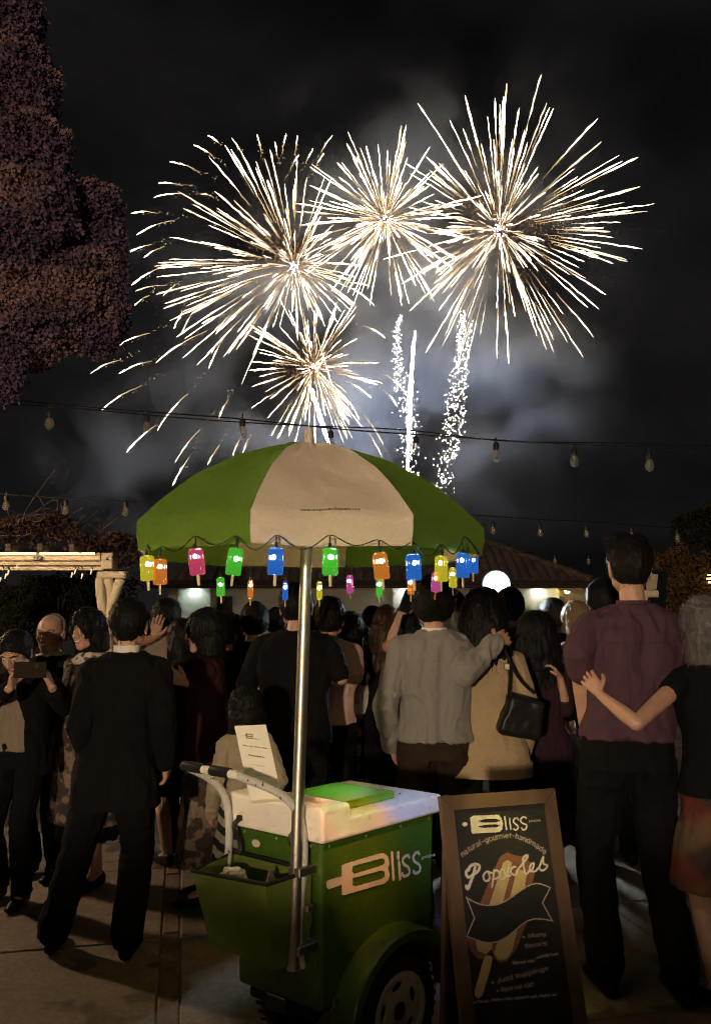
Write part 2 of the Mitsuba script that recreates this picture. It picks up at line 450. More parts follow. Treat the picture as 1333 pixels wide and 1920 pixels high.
# facade with openings cut
fac = sbox(xl, 0, xr, zE - .03)
def arch(x0, x1, z1):
    r = (x1 - x0) / 2
    return sbox(x0, -.1, x1, z1 - r).union(Point((x0 + x1) / 2, z1 - r).buffer(r, 24))
ax0, ax1 = X(655), X(722)
az = P(690, 1152, BY)[2]
door = arch(ax0, ax1, az)
wx0, wx1 = X(407), X(437); wz0, wz1 = P(0, 1160, BY)[2], P(0, 1118, BY)[2]
win = sbox(wx0, wz0, wx1, wz1)
wall = fac.difference(door).difference(win)
def upright(geom, depth, y): # xz drawing -> thickness along +y
    v, f = flat(geom, depth)
    return np.stack([v[:, 0], y + depth - v[:, 2], v[:, 1]], 1), f
obj('wall', upright(wall, .25, BY), 'stucco', bld)
obj('side_wall', cat(cbox([xr - .12, BY + 3.2, zE / 2 - .02], [.24, 5.9, zE - .04], .01), cbox([xl + .12, BY + 3.2, zE / 2 - .02], [.24, 5.9, zE - .04], .01)), 'stucco', bld)
def panel(x0, x1, d=.12):
    return obj('wall_panel', cbox([(X(x0) + X(x1)) / 2, BY - d / 2, (zE - .05) / 2], [X(x1) - X(x0), d, zE - .05], .01), 'white_stucco', bld)
panel(336, 398); panel(735, 800); panel(968, 1042)
dr_ = obj('arched_door', upright(arch(ax0 + .01, ax1 - .01, az - .01), .04, BY + .9), 'trim_cream', bld, label='arched passage with its back wall lit yellow')
obj('door_surround', upright(arch(ax0 - .12, ax1 + .12, az + .12).difference(door).intersection(sbox(-99, 0, 99, 9)), .05, BY - .05), 'trim_cream', dr_)
wk = obj('window', upright(win, .02, BY + .12), 'window_dark', bld)
bars = [sbox(wx0, wz0, wx1, wz1).difference(sbox(wx0 + .04, wz0 + .04, wx1 - .04, wz1 - .04)), sbox((wx0 + wx1) / 2 - .02, wz0 + .04, (wx0 + wx1) / 2 + .02, wz1 - .04), sbox(wx0 + .04, (wz0 + wz1) / 2 - .02, wx1 - .04, (wz0 + wz1) / 2 + .02)]
obj('frame', upright(shapely.ops.unary_union(bars), .05, BY + .06), 'dark_wood', wk)
mc = P(735, 1120, BY)
obj('medallion', upright(Point(X(736), P(0, 1120, BY)[2]).buffer(.30, 32).difference(Point(X(736), P(0, 1120, BY)[2]).buffer(.25, 32)), .05, BY - .05), 'stucco', bld)
obj('cornice', cbox([(X(500) + X(735)) / 2, BY - .09, P(0, 1101, BY)[2]], [X(735) - X(500), .16, .14], .02), 'trim_cream', bld)
# roof
pitch = math.radians(27)
ov = .55
yf, yb = BY - ov, BY + 6.4 + ov
xL, xR = X(300) - .2, X(1098)
zf = zE - .02
run = (yb - yf) / 2
zr = zf + run * math.tan(pitch)
rv = np.array([[xL, yf, zf], [xR, yf, zf], [xR, yb, zf], [xL, yb, zf], [xL + run, yf + run, zr], [xR - run, yf + run, zr]])
roof = obj('roof', (rv, [[0, 1, 5], [0, 5, 4], [1, 2, 5], [2, 3, 4], [2, 4, 5], [3, 0, 4], [0, 2, 1], [0, 3, 2]]), 'tile_a', bld)
obj('fascia', cat(cbox([(xL + xR) / 2, yf - .03, zf - .07], [xR - xL, .05, .16], .01), cbox([xR + .03, (yf + yb) / 2, zf - .07], [.05, yb - yf + .1, .16], .01)), 'dark_wood', bld)
obj('gutter', tube([[xL, yf - .09, zf - .02], [xR + .05, yf - .09, zf - .02]], .055, 8), 'dark_wood', bld)
tw_, tl_ = .25, .36
def barrel():
    n = 6
    ang = np.linspace(0, np.pi, n)
    v, f = [], []
    for (s, z0, wsc) in ((0, .0, 1.0), (tl_ * 1.12, .045, .86)):
        for a in ang: v.append([math.cos(a) * tw_ * .52 * wsc, s, math.sin(a) * .085 * wsc + z0 * 0])
    v = np.array(v)
    # front lip thickness
    v2 = v[:n] * [0.82, 1, .78]
    v = np.vstack([v, v2])
    for i in range(n - 1):
        f += [[i, i + n, i + n + 1], [i, i + n + 1, i + 1], [i, i + 1, i + 1 + 2 * n], [i, i + 1 + 2 * n, i + 2 * n]]
    return v, np.array(f)
bar = obj_tile = mikit.ply(barrel(), 'tile_a', smooth=False)
cols = int((xR - xL) / tw_)
rows = int(run / math.cos(pitch) / tl_)
cand = []
for r in range(rows):
    for k in range(cols):
        x = xL + (k + .5) * tw_
        s = r * tl_
        y = yf + s * math.cos(pitch)
        if x - xL < (y - yf) + .1 or xR - x < (y - yf) + .1: continue
        z = zf + s * math.sin(pitch) + .02
        d = 0 if x > X(870) else 1 if X(640) < x else 2
        if (r < 3 or x > X(860)): cand.append((d, r, x, y, z))
rest = []
cand.sort()
tilt = rotx(pitch + .07)
bv, bf = barrel()
for i, (d, r, x, y, z) in enumerate(cand):
    R_ = tilt @ rotz(rng.uniform(-.03, .03))
    o_ = [x, y, z + rng.uniform(-.006, .006)]
    if i < 290:
        M_ = np.eye(4); M_[:3, :3] = R_; M_[:3, 3] = o_
        key = fresh(roof + '__tile')
        scene[key] = {**bar, 'bsdf': {'type': 'ref', 'id': 'tile_a' if rng.random() < .55 else 'tile_b'}, 'to_world': T(M_.tolist())}
    else: rest.append(move((bv, bf), R_, o_))
for r in range(3, rows):
    for k in range(cols):
        x = xL + (k + .5) * tw_
        y = yf + r * tl_ * math.cos(pitch)
        if x > X(860) or x - xL < (y - yf) + .1: continue
        rest.append(move((bv, bf), tilt, [x, y, zf + r * tl_ * math.sin(pitch) + .02]))
for r in range(rows):  # right hip
    for k in range(int((yb - yf) / tw_)):
        y = yf + (k + .5) * tw_
        s = r * tl_ * math.cos(pitch)
        if y - yf < s + .1 or yb - y < s + .1: continue
        rest.append(move((bv, bf), rotz(math.pi / 2) @ tilt, [xR - s, y, zf + r * tl_ * math.sin(pitch) + .02]))
tag(obj('tile_field', cat(rest), 'tile_b', roof), kind='stuff')
hip = [rv[1] + (rv[5] - rv[1]) * t for t in np.linspace(0, 1, 14)]
hv = []
for a, b in zip(hip[:-1], hip[1:]): hv.append(tube([a + [0, 0, .07], a + (b - a) * 1.04 + [0, 0, .04]], [.12, .10], 7))
hv.append(tube([rv[5] + [0, 0, .05], rv[4] + [0, 0, .05]], .11, 7))
obj('ridge_tiles', cat(hv), 'tile_b', roof, smooth=False)

# eave downlights washing the white panels
principled('lamp_metal', (.3, .3, .28), .4, metallic=1.0)
def glow(c, w): return {'type': 'area', 'radiance': rgb(c), 'sampling_weight': float(w)}
for i, (px, I, col) in enumerate(((368, 5.5, (.72, 1.0, .86)), (758, 7.0, (.92, 1.0, .86)), (1006, 6.5, (1.0, 1.0, .74)))):
    side = ('left end', 'middle', 'right end')[i]
    t = thing('eave_downlight', f'eave downlight washing the pale panel at the {side} of the building', 'lamp', 'downlights under the eave')
    q = np.array([X(px), BY - .12 - .17, zE - .12])
    obj('housing', move(lathe([[.001, .07], [.10, .07], [.12, -.02], [.11, -.02]], 14), None, q), 'lamp_metal', t)
    obj('diffuser', move(lathe([[.001, -.004], [.108, 0]], 14), None, q + [0, 0, -.012]), 'lamp_metal', t, emitter=glow(np.array(col) * I * 9.0, .25))
# lamp inside the arched passage
t = thing('passage_lamp', 'yellow lamp inside the arched passage of the building', 'lamp')
q = np.array([(ax0 + ax1) / 2, BY + .55, az + .12])
obj('globe', move(lathe([[.001, -.09], [.06, -.06], [.08, 0], [.06, .06], [.001, .09]], 14), None, q), 'trim_cream', t, emitter=glow((40, 27, 8), .08))

# lit porch at the right end of the building: post, beam and arch lamp glowing yellow
porch = thing('porch', 'yellow lit porch with post and beam at the right end of the building', 'porch')
q0, q1 = P(1051, 1100, BY - .4), P(1102, 1118, BY - .4)
obj('post', cbox([q0[0], BY - .4, q0[2] / 2 - .2], [.17, .17, q0[2] - .1], .02), 'trim_cream', porch)
obj('beam', tube(spline([P(1046, 1103, BY - .45), P(1070, 1105, BY - .45), P(1092, 1113, BY - .45), P(1104, 1122, BY - .45)], 10), .07, 6), 'trim_cream', porch)
obj('back_wall', cbox([P(1075, 1100, BY + .4)[0], BY + .5, 1.2], [1.0, .1, 2.2], .01), 'trim_cream', porch)
t = thing('porch_lamp', 'yellow lamp under the porch beam', 'lamp')
q = P(1063, 1108, BY - .25)
obj('globe', (q + ICO1 * .075, ICO1F), 'trim_cream', t, emitter=glow((40, 27, 8), .12))

# ------------------------------------------------------------------ pergola on the left with lit beam, carved post, vines and icicle lights
per = thing('pergola', 'vine topped pergola with glowing cream beam at the left edge', 'pergola')
PD = 10.5
principled('beam_cream', grain((.62, .52, .36), (.70, .60, .43), 5, 3, (6, 1, 6)), .6)
bl, br = P(-160, 1050, PD), P(190, 1050, PD)
for k, (ya, h, dy) in enumerate(((1041, .10, 0.0), (1053, .05, .06), (1062, .05, .12))):
    z = P(0, ya + 3, PD)[2]
    obj('beam', cbox([(bl[0] + br[0]) / 2, PD + dy, z], [br[0] - bl[0], .09, h], .008), 'beam_cream', per)
obj('beam_end', cbox([P(204, 1050, PD)[0], PD + .05, P(0, 1052, PD)[2]], [.15, .26, .21], .012), 'trim_cream', per)
for k in range(6):
    x = bl[0] + (k + .3) * (br[0] - bl[0]) / 6
    obj('rafter', cbox([x, PD + .5, P(0, 1030, PD)[2]], [.07, 1.6, .10], .01), 'dark_wood', per)
obj('corbel', cat(cbox([P(212, 1078, PD)[0], PD + .02, P(0, 1078, PD)[2]], [.38, .20, .09], .02)), 'trim_cream', per)
pb = P(205, 1085, PD)
pst = []
for k, (x0, x1, ph) in enumerate(((188, 196, 0), (203, 200, 2.1), (228, 206, 4.2))):
    zt = pb[2]
    pts = [[P(x0, 1085, PD)[0], PD, zt], [P((x0 + x1) / 2 + 4 * math.sin(ph), 1110, PD)[0], PD - .05 * math.cos(ph), zt - .22], [P(x1, 1150, PD)[0] + .03 * math.sin(ph), PD, zt - .5], [P(202, 1200, PD)[0] + .05 * math.sin(ph), PD + .04, 0.9], [P(202, 1200, PD)[0] + .06 * math.cos(ph), PD, -.05]]
    pst.append(tube(spline(pts, 20), .065, 8))
obj('carved_post', cat(pst), 'trim_cream', per, smooth=True)
# strip lamps on the beam
stripk = thing('strip_lamp', 'long warm strip lamp along the top of the pergola beam', 'lamp')
q = P(70, 1046, PD - .12)
obj('bracket', cbox([q[0], PD - .075, q[2] - .005], [.10, .06, .05], .006), 'black_plastic', stripk)
for x0, x1 in ((-150, 68), (76, 178)):
    a, b = P(x0, 1046, PD - .12), P(x1, 1046, PD - .12)
    obj('tube', tube([[a[0], PD - .13, a[2] + .055], [b[0], PD - .13, b[2] + .055]], .018, 8), 'beam_cream', stripk, emitter=glow((2.4, 1.6, .7), .12))
# vines on top
rgv = np.random.default_rng(31)
vc = []
for k in range(5200):
    px = rgv.uniform(-120, 262)
    top = 985 - 22 * math.sin(px * .021) - 10 * math.sin(px * .06 + 1)
    py = top + abs(rgv.normal()) * 26
    if py > 1036 + (px > 200) * 30: continue
    vc.append(P(px, py, PD + rgv.uniform(-.25, .8)))
obj('vine', leaves(np.array(vc), .036, rgv), 'leaf_dusk', per, kind='stuff')
st = []
for k in range(60):
    c = vc[rgv.integers(len(vc))]
    st.append(tube(spline([c, c + rgv.normal(size=3) * .1 + [0, 0, .05], c + rgv.normal(size=3) * .18 + [0, 0, .06]], 6), .006, 4))
obj('vine_stems', cat(st), 'bark', per, kind='stuff')
# icicle lights hanging from the beam
scene['bulb_glass'] = {'type': 'thindielectric', 'specular_reflectance': rgb(1, 1, 1)}
principled('wire_black', (.006, .006, .006), .6)
wh = []
ice = [(6, 1085), (12, 1072), (16, 1078), (28, 1062), (140, 1076), (150, 1078), (146, 1070), (167, 1070)]
for i, (px, py) in enumerate(ice):
    t = thing('icicle_light', ('first', 'second', 'third', 'fourth', 'fifth', 'sixth', 'seventh', 'eighth')[sorted(q_[0] for q_ in ice).index(px)] + ' icicle light from the left dangling under the pergola beam', 'light', 'icicle lights under the pergola')
    a = P(px, 1060, PD - .12); b = P(px + (5 if i % 2 else -4), py, PD - .14)
    obj('wire', tube(spline([a, (a + b) / 2 + [.03, 0, 0], b], 6), .006, 5), 'wire_black', t)
    obj('lamp', tube([b + [0, 0, .02], b, b - [.012, 0, .05]], [.010, .012, .005], 7), 'paper', t, emitter=glow((.5, .38, .22), .003))

# ------------------------------------------------------------------ vine pergola on the right
perr = thing('vine_pergola', 'vine smothered pergola lit orange at the right edge', 'pergola')
RD = 10.0
q = P(1210, 1114, RD)
obj('beam', cat(cbox([P(1208, 1114, RD)[0], RD, q[2]], [.17, .5, .085], .01)), 'beam_cream', perr)
obj('bracket', cbox([P(1202, 1126, RD)[0], RD + .02, P(0, 1125, RD)[2]], [.075, .3, .085], .01), 'beam_cream', perr)
obj('canopy_board', upright(Polygon([P(1206, 1110, RD)[[0, 2]], P(1216, 1070, RD)[[0, 2]], P(1250, 1075, RD)[[0, 2]], P(1247, 1103, RD)[[0, 2]]]), .04, RD + .3), 'trim_cream', perr)
obj('post', tube(spline([[2.6 + 1.0, RD + .2, -.05], [3.62, RD + .2, 1.2], [3.55, RD + .2, 2.2]], 12), .09, 8), 'bark', perr, smooth=True)
vc = []
rgv = np.random.default_rng(33)
for k in range(9000):
    px = rgv.uniform(1215, 1420)
    top = 1040 - 16 * math.sin((px - 1215) * .03) - 10 * math.sin(px * .11)
    py = rgv.uniform(top, 1215)
    if px < 1250 and 1068 < py < 1140: continue
    vc.append(P(px, py, RD + rgv.uniform(-.1, .9)))
obj('vine', leaves(np.array(vc), .034, rgv), 'leaf_rust', perr, kind='stuff')
for i, (px, py) in enumerate(((1326, 1078), (1324, 1085), (1327, 1092))):
    a, b = P(px, py, RD - .15), P(1420, py - 2, RD - .15)
    t = thing('slat_light', ('topmost', 'middle', 'lowest')[i] + ' of the three short yellow light bars at the right edge', 'light', 'yellow light bars at the right edge')
    obj('tube', tube([a, b], .011, 6), 'beam_cream', t, emitter=glow((3.6, 2.3, .8), .03))
    obj('clip', cbox(b + [0, .03, 0], [.03, .06, .03], .003), 'black_plastic', t)
# ------------------------------------------------------------------ fireworks, 130 m away
FD = 130.0
fk = FD / FPX
rgf = np.random.default_rng(99)
scene['spark'] = {'type': 'diffuse', 'reflectance': rgb(0, 0, 0)}
WHITE, GOLD, AMBER = np.array([1.0, .93, .80]), np.array([1.0, .72, .36]), np.array([1.0, .46, .16])
trails = {}
def streak(parent, pts, r=.105, t_hot=.35, power=5.0, flick=.7):
    """One burning star: a white hot head streak (its own part) and a cooling gold to amber tail that joins the burst's spark trail."""
    n = len(pts)
    t = np.linspace(0, 1, n)
    k = int(np.clip(round(t_hot * (n - 1)), 1, n - 4))
    h = np.arange(n - k) / (n - k - 1)
    rr = r * np.clip(h / .25 + .35, 0, 1) * np.clip((1 - h) / .14 + .3, 0, 1) * (1 + flick * (rgf.random(n - k) - .5))
    key = fresh(parent + '__streak')
    scene[key] = mikit.ply(tube(pts[k:], rr, 5), 'spark', smooth=False, emitter=glow((WHITE * .5 + GOLD * .5) * power * rgf.uniform(.22, .9), .0005))
    tail = pts[:k + 2]
    trails.setdefault(parent, []).append(tube(tail, r * np.linspace(.22, .62, len(tail)) * (1 + .9 * (rgf.random(len(tail)) - .5)), 4))

def beads(cs, r, rg):
    n = len(cs)
    s = r * rg.uniform(.5, 1.3, n)
    v = (np.asarray(cs)[:, None] + ICO0[None] * s[:, None, None]).reshape(-1, 3)
    return v, (ICO0F[None] + (np.arange(n) * len(ICO0))[:, None, None]).reshape(-1, 3)

def path(c, d, r0, r1, droop, n=12, wig=.0):
    s = np.linspace(r0, r1, n)
    p = c + d * s[:, None]
    p[:, 2] -= droop * (s / abs(r1)) ** 2
    return p + rgf.normal(size=p.shape) * wig

def burst(label, cpx, cpy, R, n, asym, inner, droop, r, core=True):
    t = thing('firework_burst', label, 'firework', 'fireworks bursting in the night sky')
    c = P(cpx, cpy, FD)
    dots = []
    k = 0
    while k < n:
        d = unit(rgf.normal(size=3))
        a = math.atan2(d[2], d[0])
        e = asym(a)
        if rgf.random() > e[1]: continue
        k += 1
        out = R * e[0] * (rgf.uniform(.82, 1.04) if rgf.random() < .55 else rgf.uniform(.45, .85))
        L = out * rgf.uniform(*inner)
        p = path(c, d, out - L, out, droop * rgf.uniform(.7, 1.4), 12, .035)
        streak(t, p, r * rgf.uniform(.7, 1.25), rgf.uniform(.12, .5), 5.0)
        # crumbling spark tail behind the star
        tail = path(c, d, max(out - L * 1.9, out * .10), out - L * .5, droop, 30)
        tail = tail[rgf.random(len(tail)) < .5]
        dots.append(tail + rgf.normal(size=tail.shape) * .16)
    inner_ = []
    for _ in range(n // 2):
        d = unit(rgf.normal(size=3)); a0 = rgf.uniform(.04, .22) * R; L_ = rgf.uniform(.06, .24) * R
        q = path(c, d, a0, a0 + L_, 0, 6, .04)
        inner_.append(tube(q, r * rgf.uniform(.5, 1.0) * np.array([.3, .7, 1, 1, .8, .3]), 4))
    obj('inner_sparks', cat(inner_), 'spark', t, kind='stuff', emitter=glow((1.6, 1.35, 1.0), .004))
    dots = np.vstack(dots)
    obj('spark_trail', beads(dots, .075, rgf), 'spark', t, kind='stuff', emitter=glow(AMBER * .85 + .02, .005))
    obj('glowing_tail', cat(trails.pop(t)), 'spark', t, kind='stuff', emitter=glow(GOLD * 1.1, .005))
    if core:
        cc = c + rgf.normal(size=(26, 3)) * .6
        obj('core', beads(cc, .13, rgf), 'spark', t, kind='stuff', emitter=glow((60, 42, 36), .45))
    return t, c

right = lambda a: (1.0 if -2.2 < a < 2.3 else .78, 1.0 if -1.2 < a < 2.2 else .75)
burst('largest round white firework burst at upper right', 936, 432, 288 * fk, 180, right, (.34, .66), .9, .128)
burst('dense white firework burst with a pink heart between two larger bursts', 722, 412, 188 * fk, 155, lambda a: (1.0, 1.0), (.45, .8), .5, .132)
left = lambda a: (1.0 if 1.2 < abs(a) else .55, 1.0 if (a > 1.3 or a < -2.3) else (.45 if a > -.4 else .3))
tL, cL = burst('wide white firework burst at left shedding long drooping streaks', 553, 500, 268 * fk, 150, left, (.32, .66), 1.6, .125)
burst('small white firework burst low in the middle above the umbrella', 588, 690, 152 * fk, 100, lambda a: (1.0, 1.0), (.40, .72), .7, .120)
# drooping outer stars of the left burst (tip -> tail, in the photo's sky)
zz = lambda x, y: (160 + x * .45, 220 + y * .45)
outer = [((20,1070),(150,1010)),((70,1220),(235,1120)),((140,1070),(280,1015)),((125,960),(270,900)),((295,1025),(510,890)),((300,1305),(430,1150)),((175,1395),(300,1280)),((375,1440),(480,1300)),((365,1535),(435,1415)),((510,1450),(560,1365)),((555,1255),(598,1175)),((615,1410),(650,1330)),((655,1405),(680,1340)),((195,700),(310,630)),((210,725),(340,700)),((325,745),(390,690)),((205,785),(270,740)),((165,575),(280,530)),((245,585),(330,540)),((370,880),(415,800)),((400,905),(470,780)),((485,860),(590,820)),((545,905),(590,840)),((515,1045),(590,900)),((525,985),(560,930)),((190,400),(300,400)),((215,490),(370,430)),((285,335),(410,320)),((305,275),(410,285)),((350,185),(480,230)),((450,115),(540,170)),((510,75),(560,110)),((610,85),(665,180)),((715,70),(735,150)),((790,100),(800,160)),((838,68),(820,150)),((885,75),(875,150)),((1030,75),(980,150)),((950,130),(920,190)),((995,150),(955,215)),((890,155),(855,220)),((480,320),(530,330)),((1205,785),(1060,690)),((1240,1365),(1160,1240)),((1235,1415),(1175,1310)),((1140,1260),(1090,1170)),((1090,1340),(1050,1240)),((1300,1205),(1235,1130)),((1250,920),(1160,870)),((1330,1145),(1245,1070)),((1185,705),(1085,690)),((1190,1170),(1090,1100))]
dd = []
for a, b in outer:
    D = FD + rgf.uniform(-14, 8)
    A, B = P(*zz(*a), D), P(*zz(*b), D + rgf.uniform(-2, 2))
    mid = (A + B) / 2 + [0, 0, np.linalg.norm(A - B) * .07]
    q = spline([B, mid, A], 12) + rgf.normal(size=(12, 3)) * .03
    streak(tL, q, .13, rgf.uniform(.2, .5), 5.0)
    e = B + (B - A) * np.linspace(-.5, .55, 14)[:, None] + rgf.normal(size=(14, 3)) * .22
    dd.append(e)
obj('glowing_tail', cat(trails.pop(tL)), 'spark', tL, kind='stuff', emitter=glow(GOLD * 1.0, .005))
obj('spark_trail', beads(np.vstack(dd), .08, rgf), 'spark', tL, kind='stuff', emitter=glow(GOLD * .8, .005))

def column(label, pts, wid, n, r, col, solid=None):
    t = thing('firework_comet', label, 'firework', 'rising firework trails')
    q = spline([P(x, y, FD + 3) for x, y in pts], 200)
    k = rgf.integers(0, 200, n)
    w = np.interp(k, np.linspace(0, 199, len(wid)), wid) * fk
    cs = q[k] + rgf.normal(size=(n, 3)) * w[:, None] * [.5, .5, .3]
    obj('spark_cloud', beads(cs, r, rgf), 'spark', t, kind='stuff', emitter=glow(col, .004))
    if solid is not None:
        s = spline([P(x, y, FD + 3) for x, y in solid], 40)
        m = tube(s + rgf.normal(size=s.shape) * .06, np.interp(np.arange(40), [0, 4, 20, 39], [.12, .26, .36, .2]) * (1 + .5 * rgf.random(40)), 6)
        obj('flame', m, 'spark', t, emitter=glow((66, 70, 80), .45))
    return t
column('bright white crackling comet column rising above the umbrella top', [(752, 592), (748, 700), (765, 780), (768, 890)], [5, 11, 21, 18], 420, .12, (5, 4.7, 4.2), [(778, 622), (772, 690), (768, 770), (764, 890)])
column('broad crackling column of white sparks right of the umbrella top', [(868, 585), (858, 690), (845, 800), (828, 925)], [6, 14, 20, 18], 480, .12, (5, 4.3, 3.3))
column('thinner crackling spark trail at the right edge of the columns', [(885, 600), (872, 690), (868, 760), (850, 860)], [4, 7, 9, 8], 170, .115, (5, 4.3, 3.3))
column('short bluish white rising comet under the small burst', [(580, 722), (596, 770), (616, 832)], [2, 3, 3], 70, .07, (1.8, 1.8, 2.1), [(580, 722), (596, 768), (606, 800), (619, 838)])

# ------------------------------------------------------------------ the smoke the fireworks light up
def smoke_grid():
    nx, ny, nz = 110, 16, 110
    x0, x1, z0, z1 = -62.0, 62.0, 6.0, 112.0
    y0, y1 = FD + 9, FD + 33
    zs, ys, xs = np.meshgrid(np.linspace(z0, z1, nz), np.linspace(y0, y1, ny), np.linspace(x0, x1, nx), indexing='ij')
    p = np.stack([xs, ys, zs], -1)
    wv = meshkit.fbm(p * .035 + 31, 3, seed=8) - .5
    q = p + np.stack([wv, 0 * wv, meshkit.fbm(p * .035 + 71, 3, seed=5) - .5], -1) * 26
    n = meshkit.fbm(q * .085, 5, seed=2)
    den = np.zeros_like(n)
    for (px, py, sx, sy, a) in ((700, 760, 260, 130, .85), (960, 720, 110, 150, 1.0), (770, 290, 120, 120, 1.0), (650, 330, 90, 110, .8), (620, 560, 260, 140, .35), (850, 620, 170, 160, .6), (945, 75, 45, 26, .8), (1000, 110, 60, 70, .35), (520, 760, 200, 130, .5), (240, 900, 230, 90, .55), (840, 420, 260, 220, .25)):
        c = P(px, py, FD + 20)
        k = (FD + 20) / FPX
        den = np.maximum(den, a * np.exp(-(((p[..., 0] - c[0]) / (sx * k)) ** 2 + ((p[..., 2] - c[2]) / (sy * k)) ** 2) * 1.1))
    d = den * np.clip((n - .38) * 3.6, 0, 1) ** 2.0
    edge = np.minimum.reduce([xs - x0, x1 - xs, zs - z0, z1 - zs]) / 10
    d *= np.clip(edge, 0, 1) * np.clip(np.minimum(ys - y0, y1 - ys) / 4, 0, 1)
    return d.astype(np.float32)[..., None], (x0, x1, y0, y1, z0, z1)
SMOKE = .62
gd, (x0, x1, y0, y1, z0, z1) = smoke_grid()
tw_s = T().translate([x0, y0, z0]).scale([x1 - x0, y1 - y0, z1 - z0])
scene['smoke_cloud'] = {'type': 'cube', 'to_world': T().translate([(x0 + x1) / 2, (y0 + y1) / 2, (z0 + z1) / 2]).scale([(x1 - x0) / 2, (y1 - y0) / 2, (z1 - z0) / 2]),
                        'bsdf': {'type': 'null'},
                        'interior': {'type': 'heterogeneous', 'albedo': rgb(.84, .89, .97), 'scale': SMOKE,
                                     'sigma_t': {'type': 'gridvolume', 'grid': mi.VolumeGrid(gd), 'to_world': tw_s, 'filter_type': 'trilinear'},
                                     'phase': {'type': 'hg', 'g': 0.1}}}
tag('smoke_cloud', 'drifting grey smoke lit by the fireworks', 'smoke', kind='stuff')

# ------------------------------------------------------------------ festoon strings
principled('bulb_socket', (.012, .012, .012), .5)
principled('filament', (.5, .42, .25), .4, metallic=1.0)
scene['glint_bulb'] = {'type': 'blendbsdf', 'weight': .07, 'a': {'type': 'thindielectric'}, 'b': {'type': 'twosided', 'b': {'type': 'diffuse', 'reflectance': rgb(.75, .72, .66)}}}  # pale diffuse share stands in for reflections on clear glass
scene['clear_bulb'] = {'type': 'principled', 'base_color': rgb(.75, .72, .62), 'roughness': .12, 'specular': .9, 'spec_trans': 0.0, 'clearcoat': 1.0}
def festoon(label, wires, bulbs, D, s, blabel, group, drop=.04):
    """wires: photo points of the two strands; bulbs: (px, py of the bulb's middle)."""
    t = thing('festoon_string', label, 'string light cable')
    for w, (pts, r) in enumerate(wires):
        obj('cable', tube(spline([P(x, y, D(x)) for x, y in pts], 60), r, 5), 'wire_black', t)
    out = []
    for i, (px, py) in enumerate(bulbs):
        c = P(px, py, D(px))
        b = thing('festoon_bulb', blabel[i], 'light bulb', group)
        obj('socket', move(lathe([[.001, .062], [.010, .06], [.016, .05], [.016, .022], [.012, .020]], 10), None, c, s), 'bulb_socket', b, smooth=40)
        obj('drop_wire', tube([c + [0, 0, .058 * s], c + [0, 0, (.058 + drop) * s]], .004 * s, 5), 'wire_black', b)
        g = obj('globe', move(lathe([[.011, .022], [.017, .008], [.023, -.012], [.022, -.028], [.014, -.042], [.001, -.048]], 12), None, c, s), 'glint_bulb', b, smooth=40)
        obj('filament', cat([move(tube([[a * .006, 0, .015], [a * .009, 0, -.012], [a * .004, 0, -.03]], .0022, 4), None, c, s) for a in (-1, 0, 1)]), 'filament', b)
ord_ = ['first', 'second', 'third', 'fourth', 'fifth', 'sixth', 'seventh', 'eighth', 'ninth']
nb = [(93, 790), (275, 797), (455, 806), (620, 828), (780, 838), (930, 850), (1076, 860), (1217, 868)]
festoon('long double black cable of hanging bulbs crossing the sky above the umbrella',
        [([(-60, 742), (93, 757), (275, 772), (455, 786), (620, 803), (780, 815), (930, 825), (1076, 834), (1217, 840), (1400, 845)], .006),
         ([(-60, 758), (93, 762), (275, 778), (455, 792), (620, 800), (780, 808), (930, 826), (1100, 830), (1250, 834), (1400, 838)], .005)],
        nb, lambda x: 6.2, 1.45, [f'{ord_[i]} unlit bulb from the left on the near string across the sky' for i in range(len(nb))], 'unlit bulbs of the near string', .03)
nb = [(12, 945), (124, 953), (236, 956)]
festoon('second cable of hanging bulbs low at the left above the pergola vines', [([(-60, 920), (12, 927), (124, 934), (236, 940), (330, 944)], .006)],
        nb, lambda x: 8.5, 1.5, [f'{ord_[i]} unlit bulb from the left on the low string over the pergola' for i in range(3)], 'unlit bulbs over the pergola', .03)
nb = [(924, 992), (1012, 996), (1099, 998), (1184, 1001), (1269, 1006)]
festoon('faint third cable of hanging bulbs right of the umbrella', [([(800, 968), (924, 968), (1012, 974), (1099, 978), (1184, 984), (1269, 990), (1400, 998)], .006)],
        nb, lambda x: 9.0, 1.3, [f'{ord_[i]} unlit bulb from the umbrella on the string over the tall man' for i in range(5)], 'unlit bulbs over the tall man', .03)
nb = [(1040, 1050), (1103, 1051)]
festoon('farthest faint cable of bulbs beside the hip roof', [([(960, 1034), (1040, 1038), (1103, 1039), (1222, 1042), (1330, 1048)], .007)],
        nb, lambda x: 12.0, 1.4, [f'{ord_[i]} tiny unlit bulb past the end of the hip roof' for i in range(2)], 'tiny bulbs past the hip roof', .03)
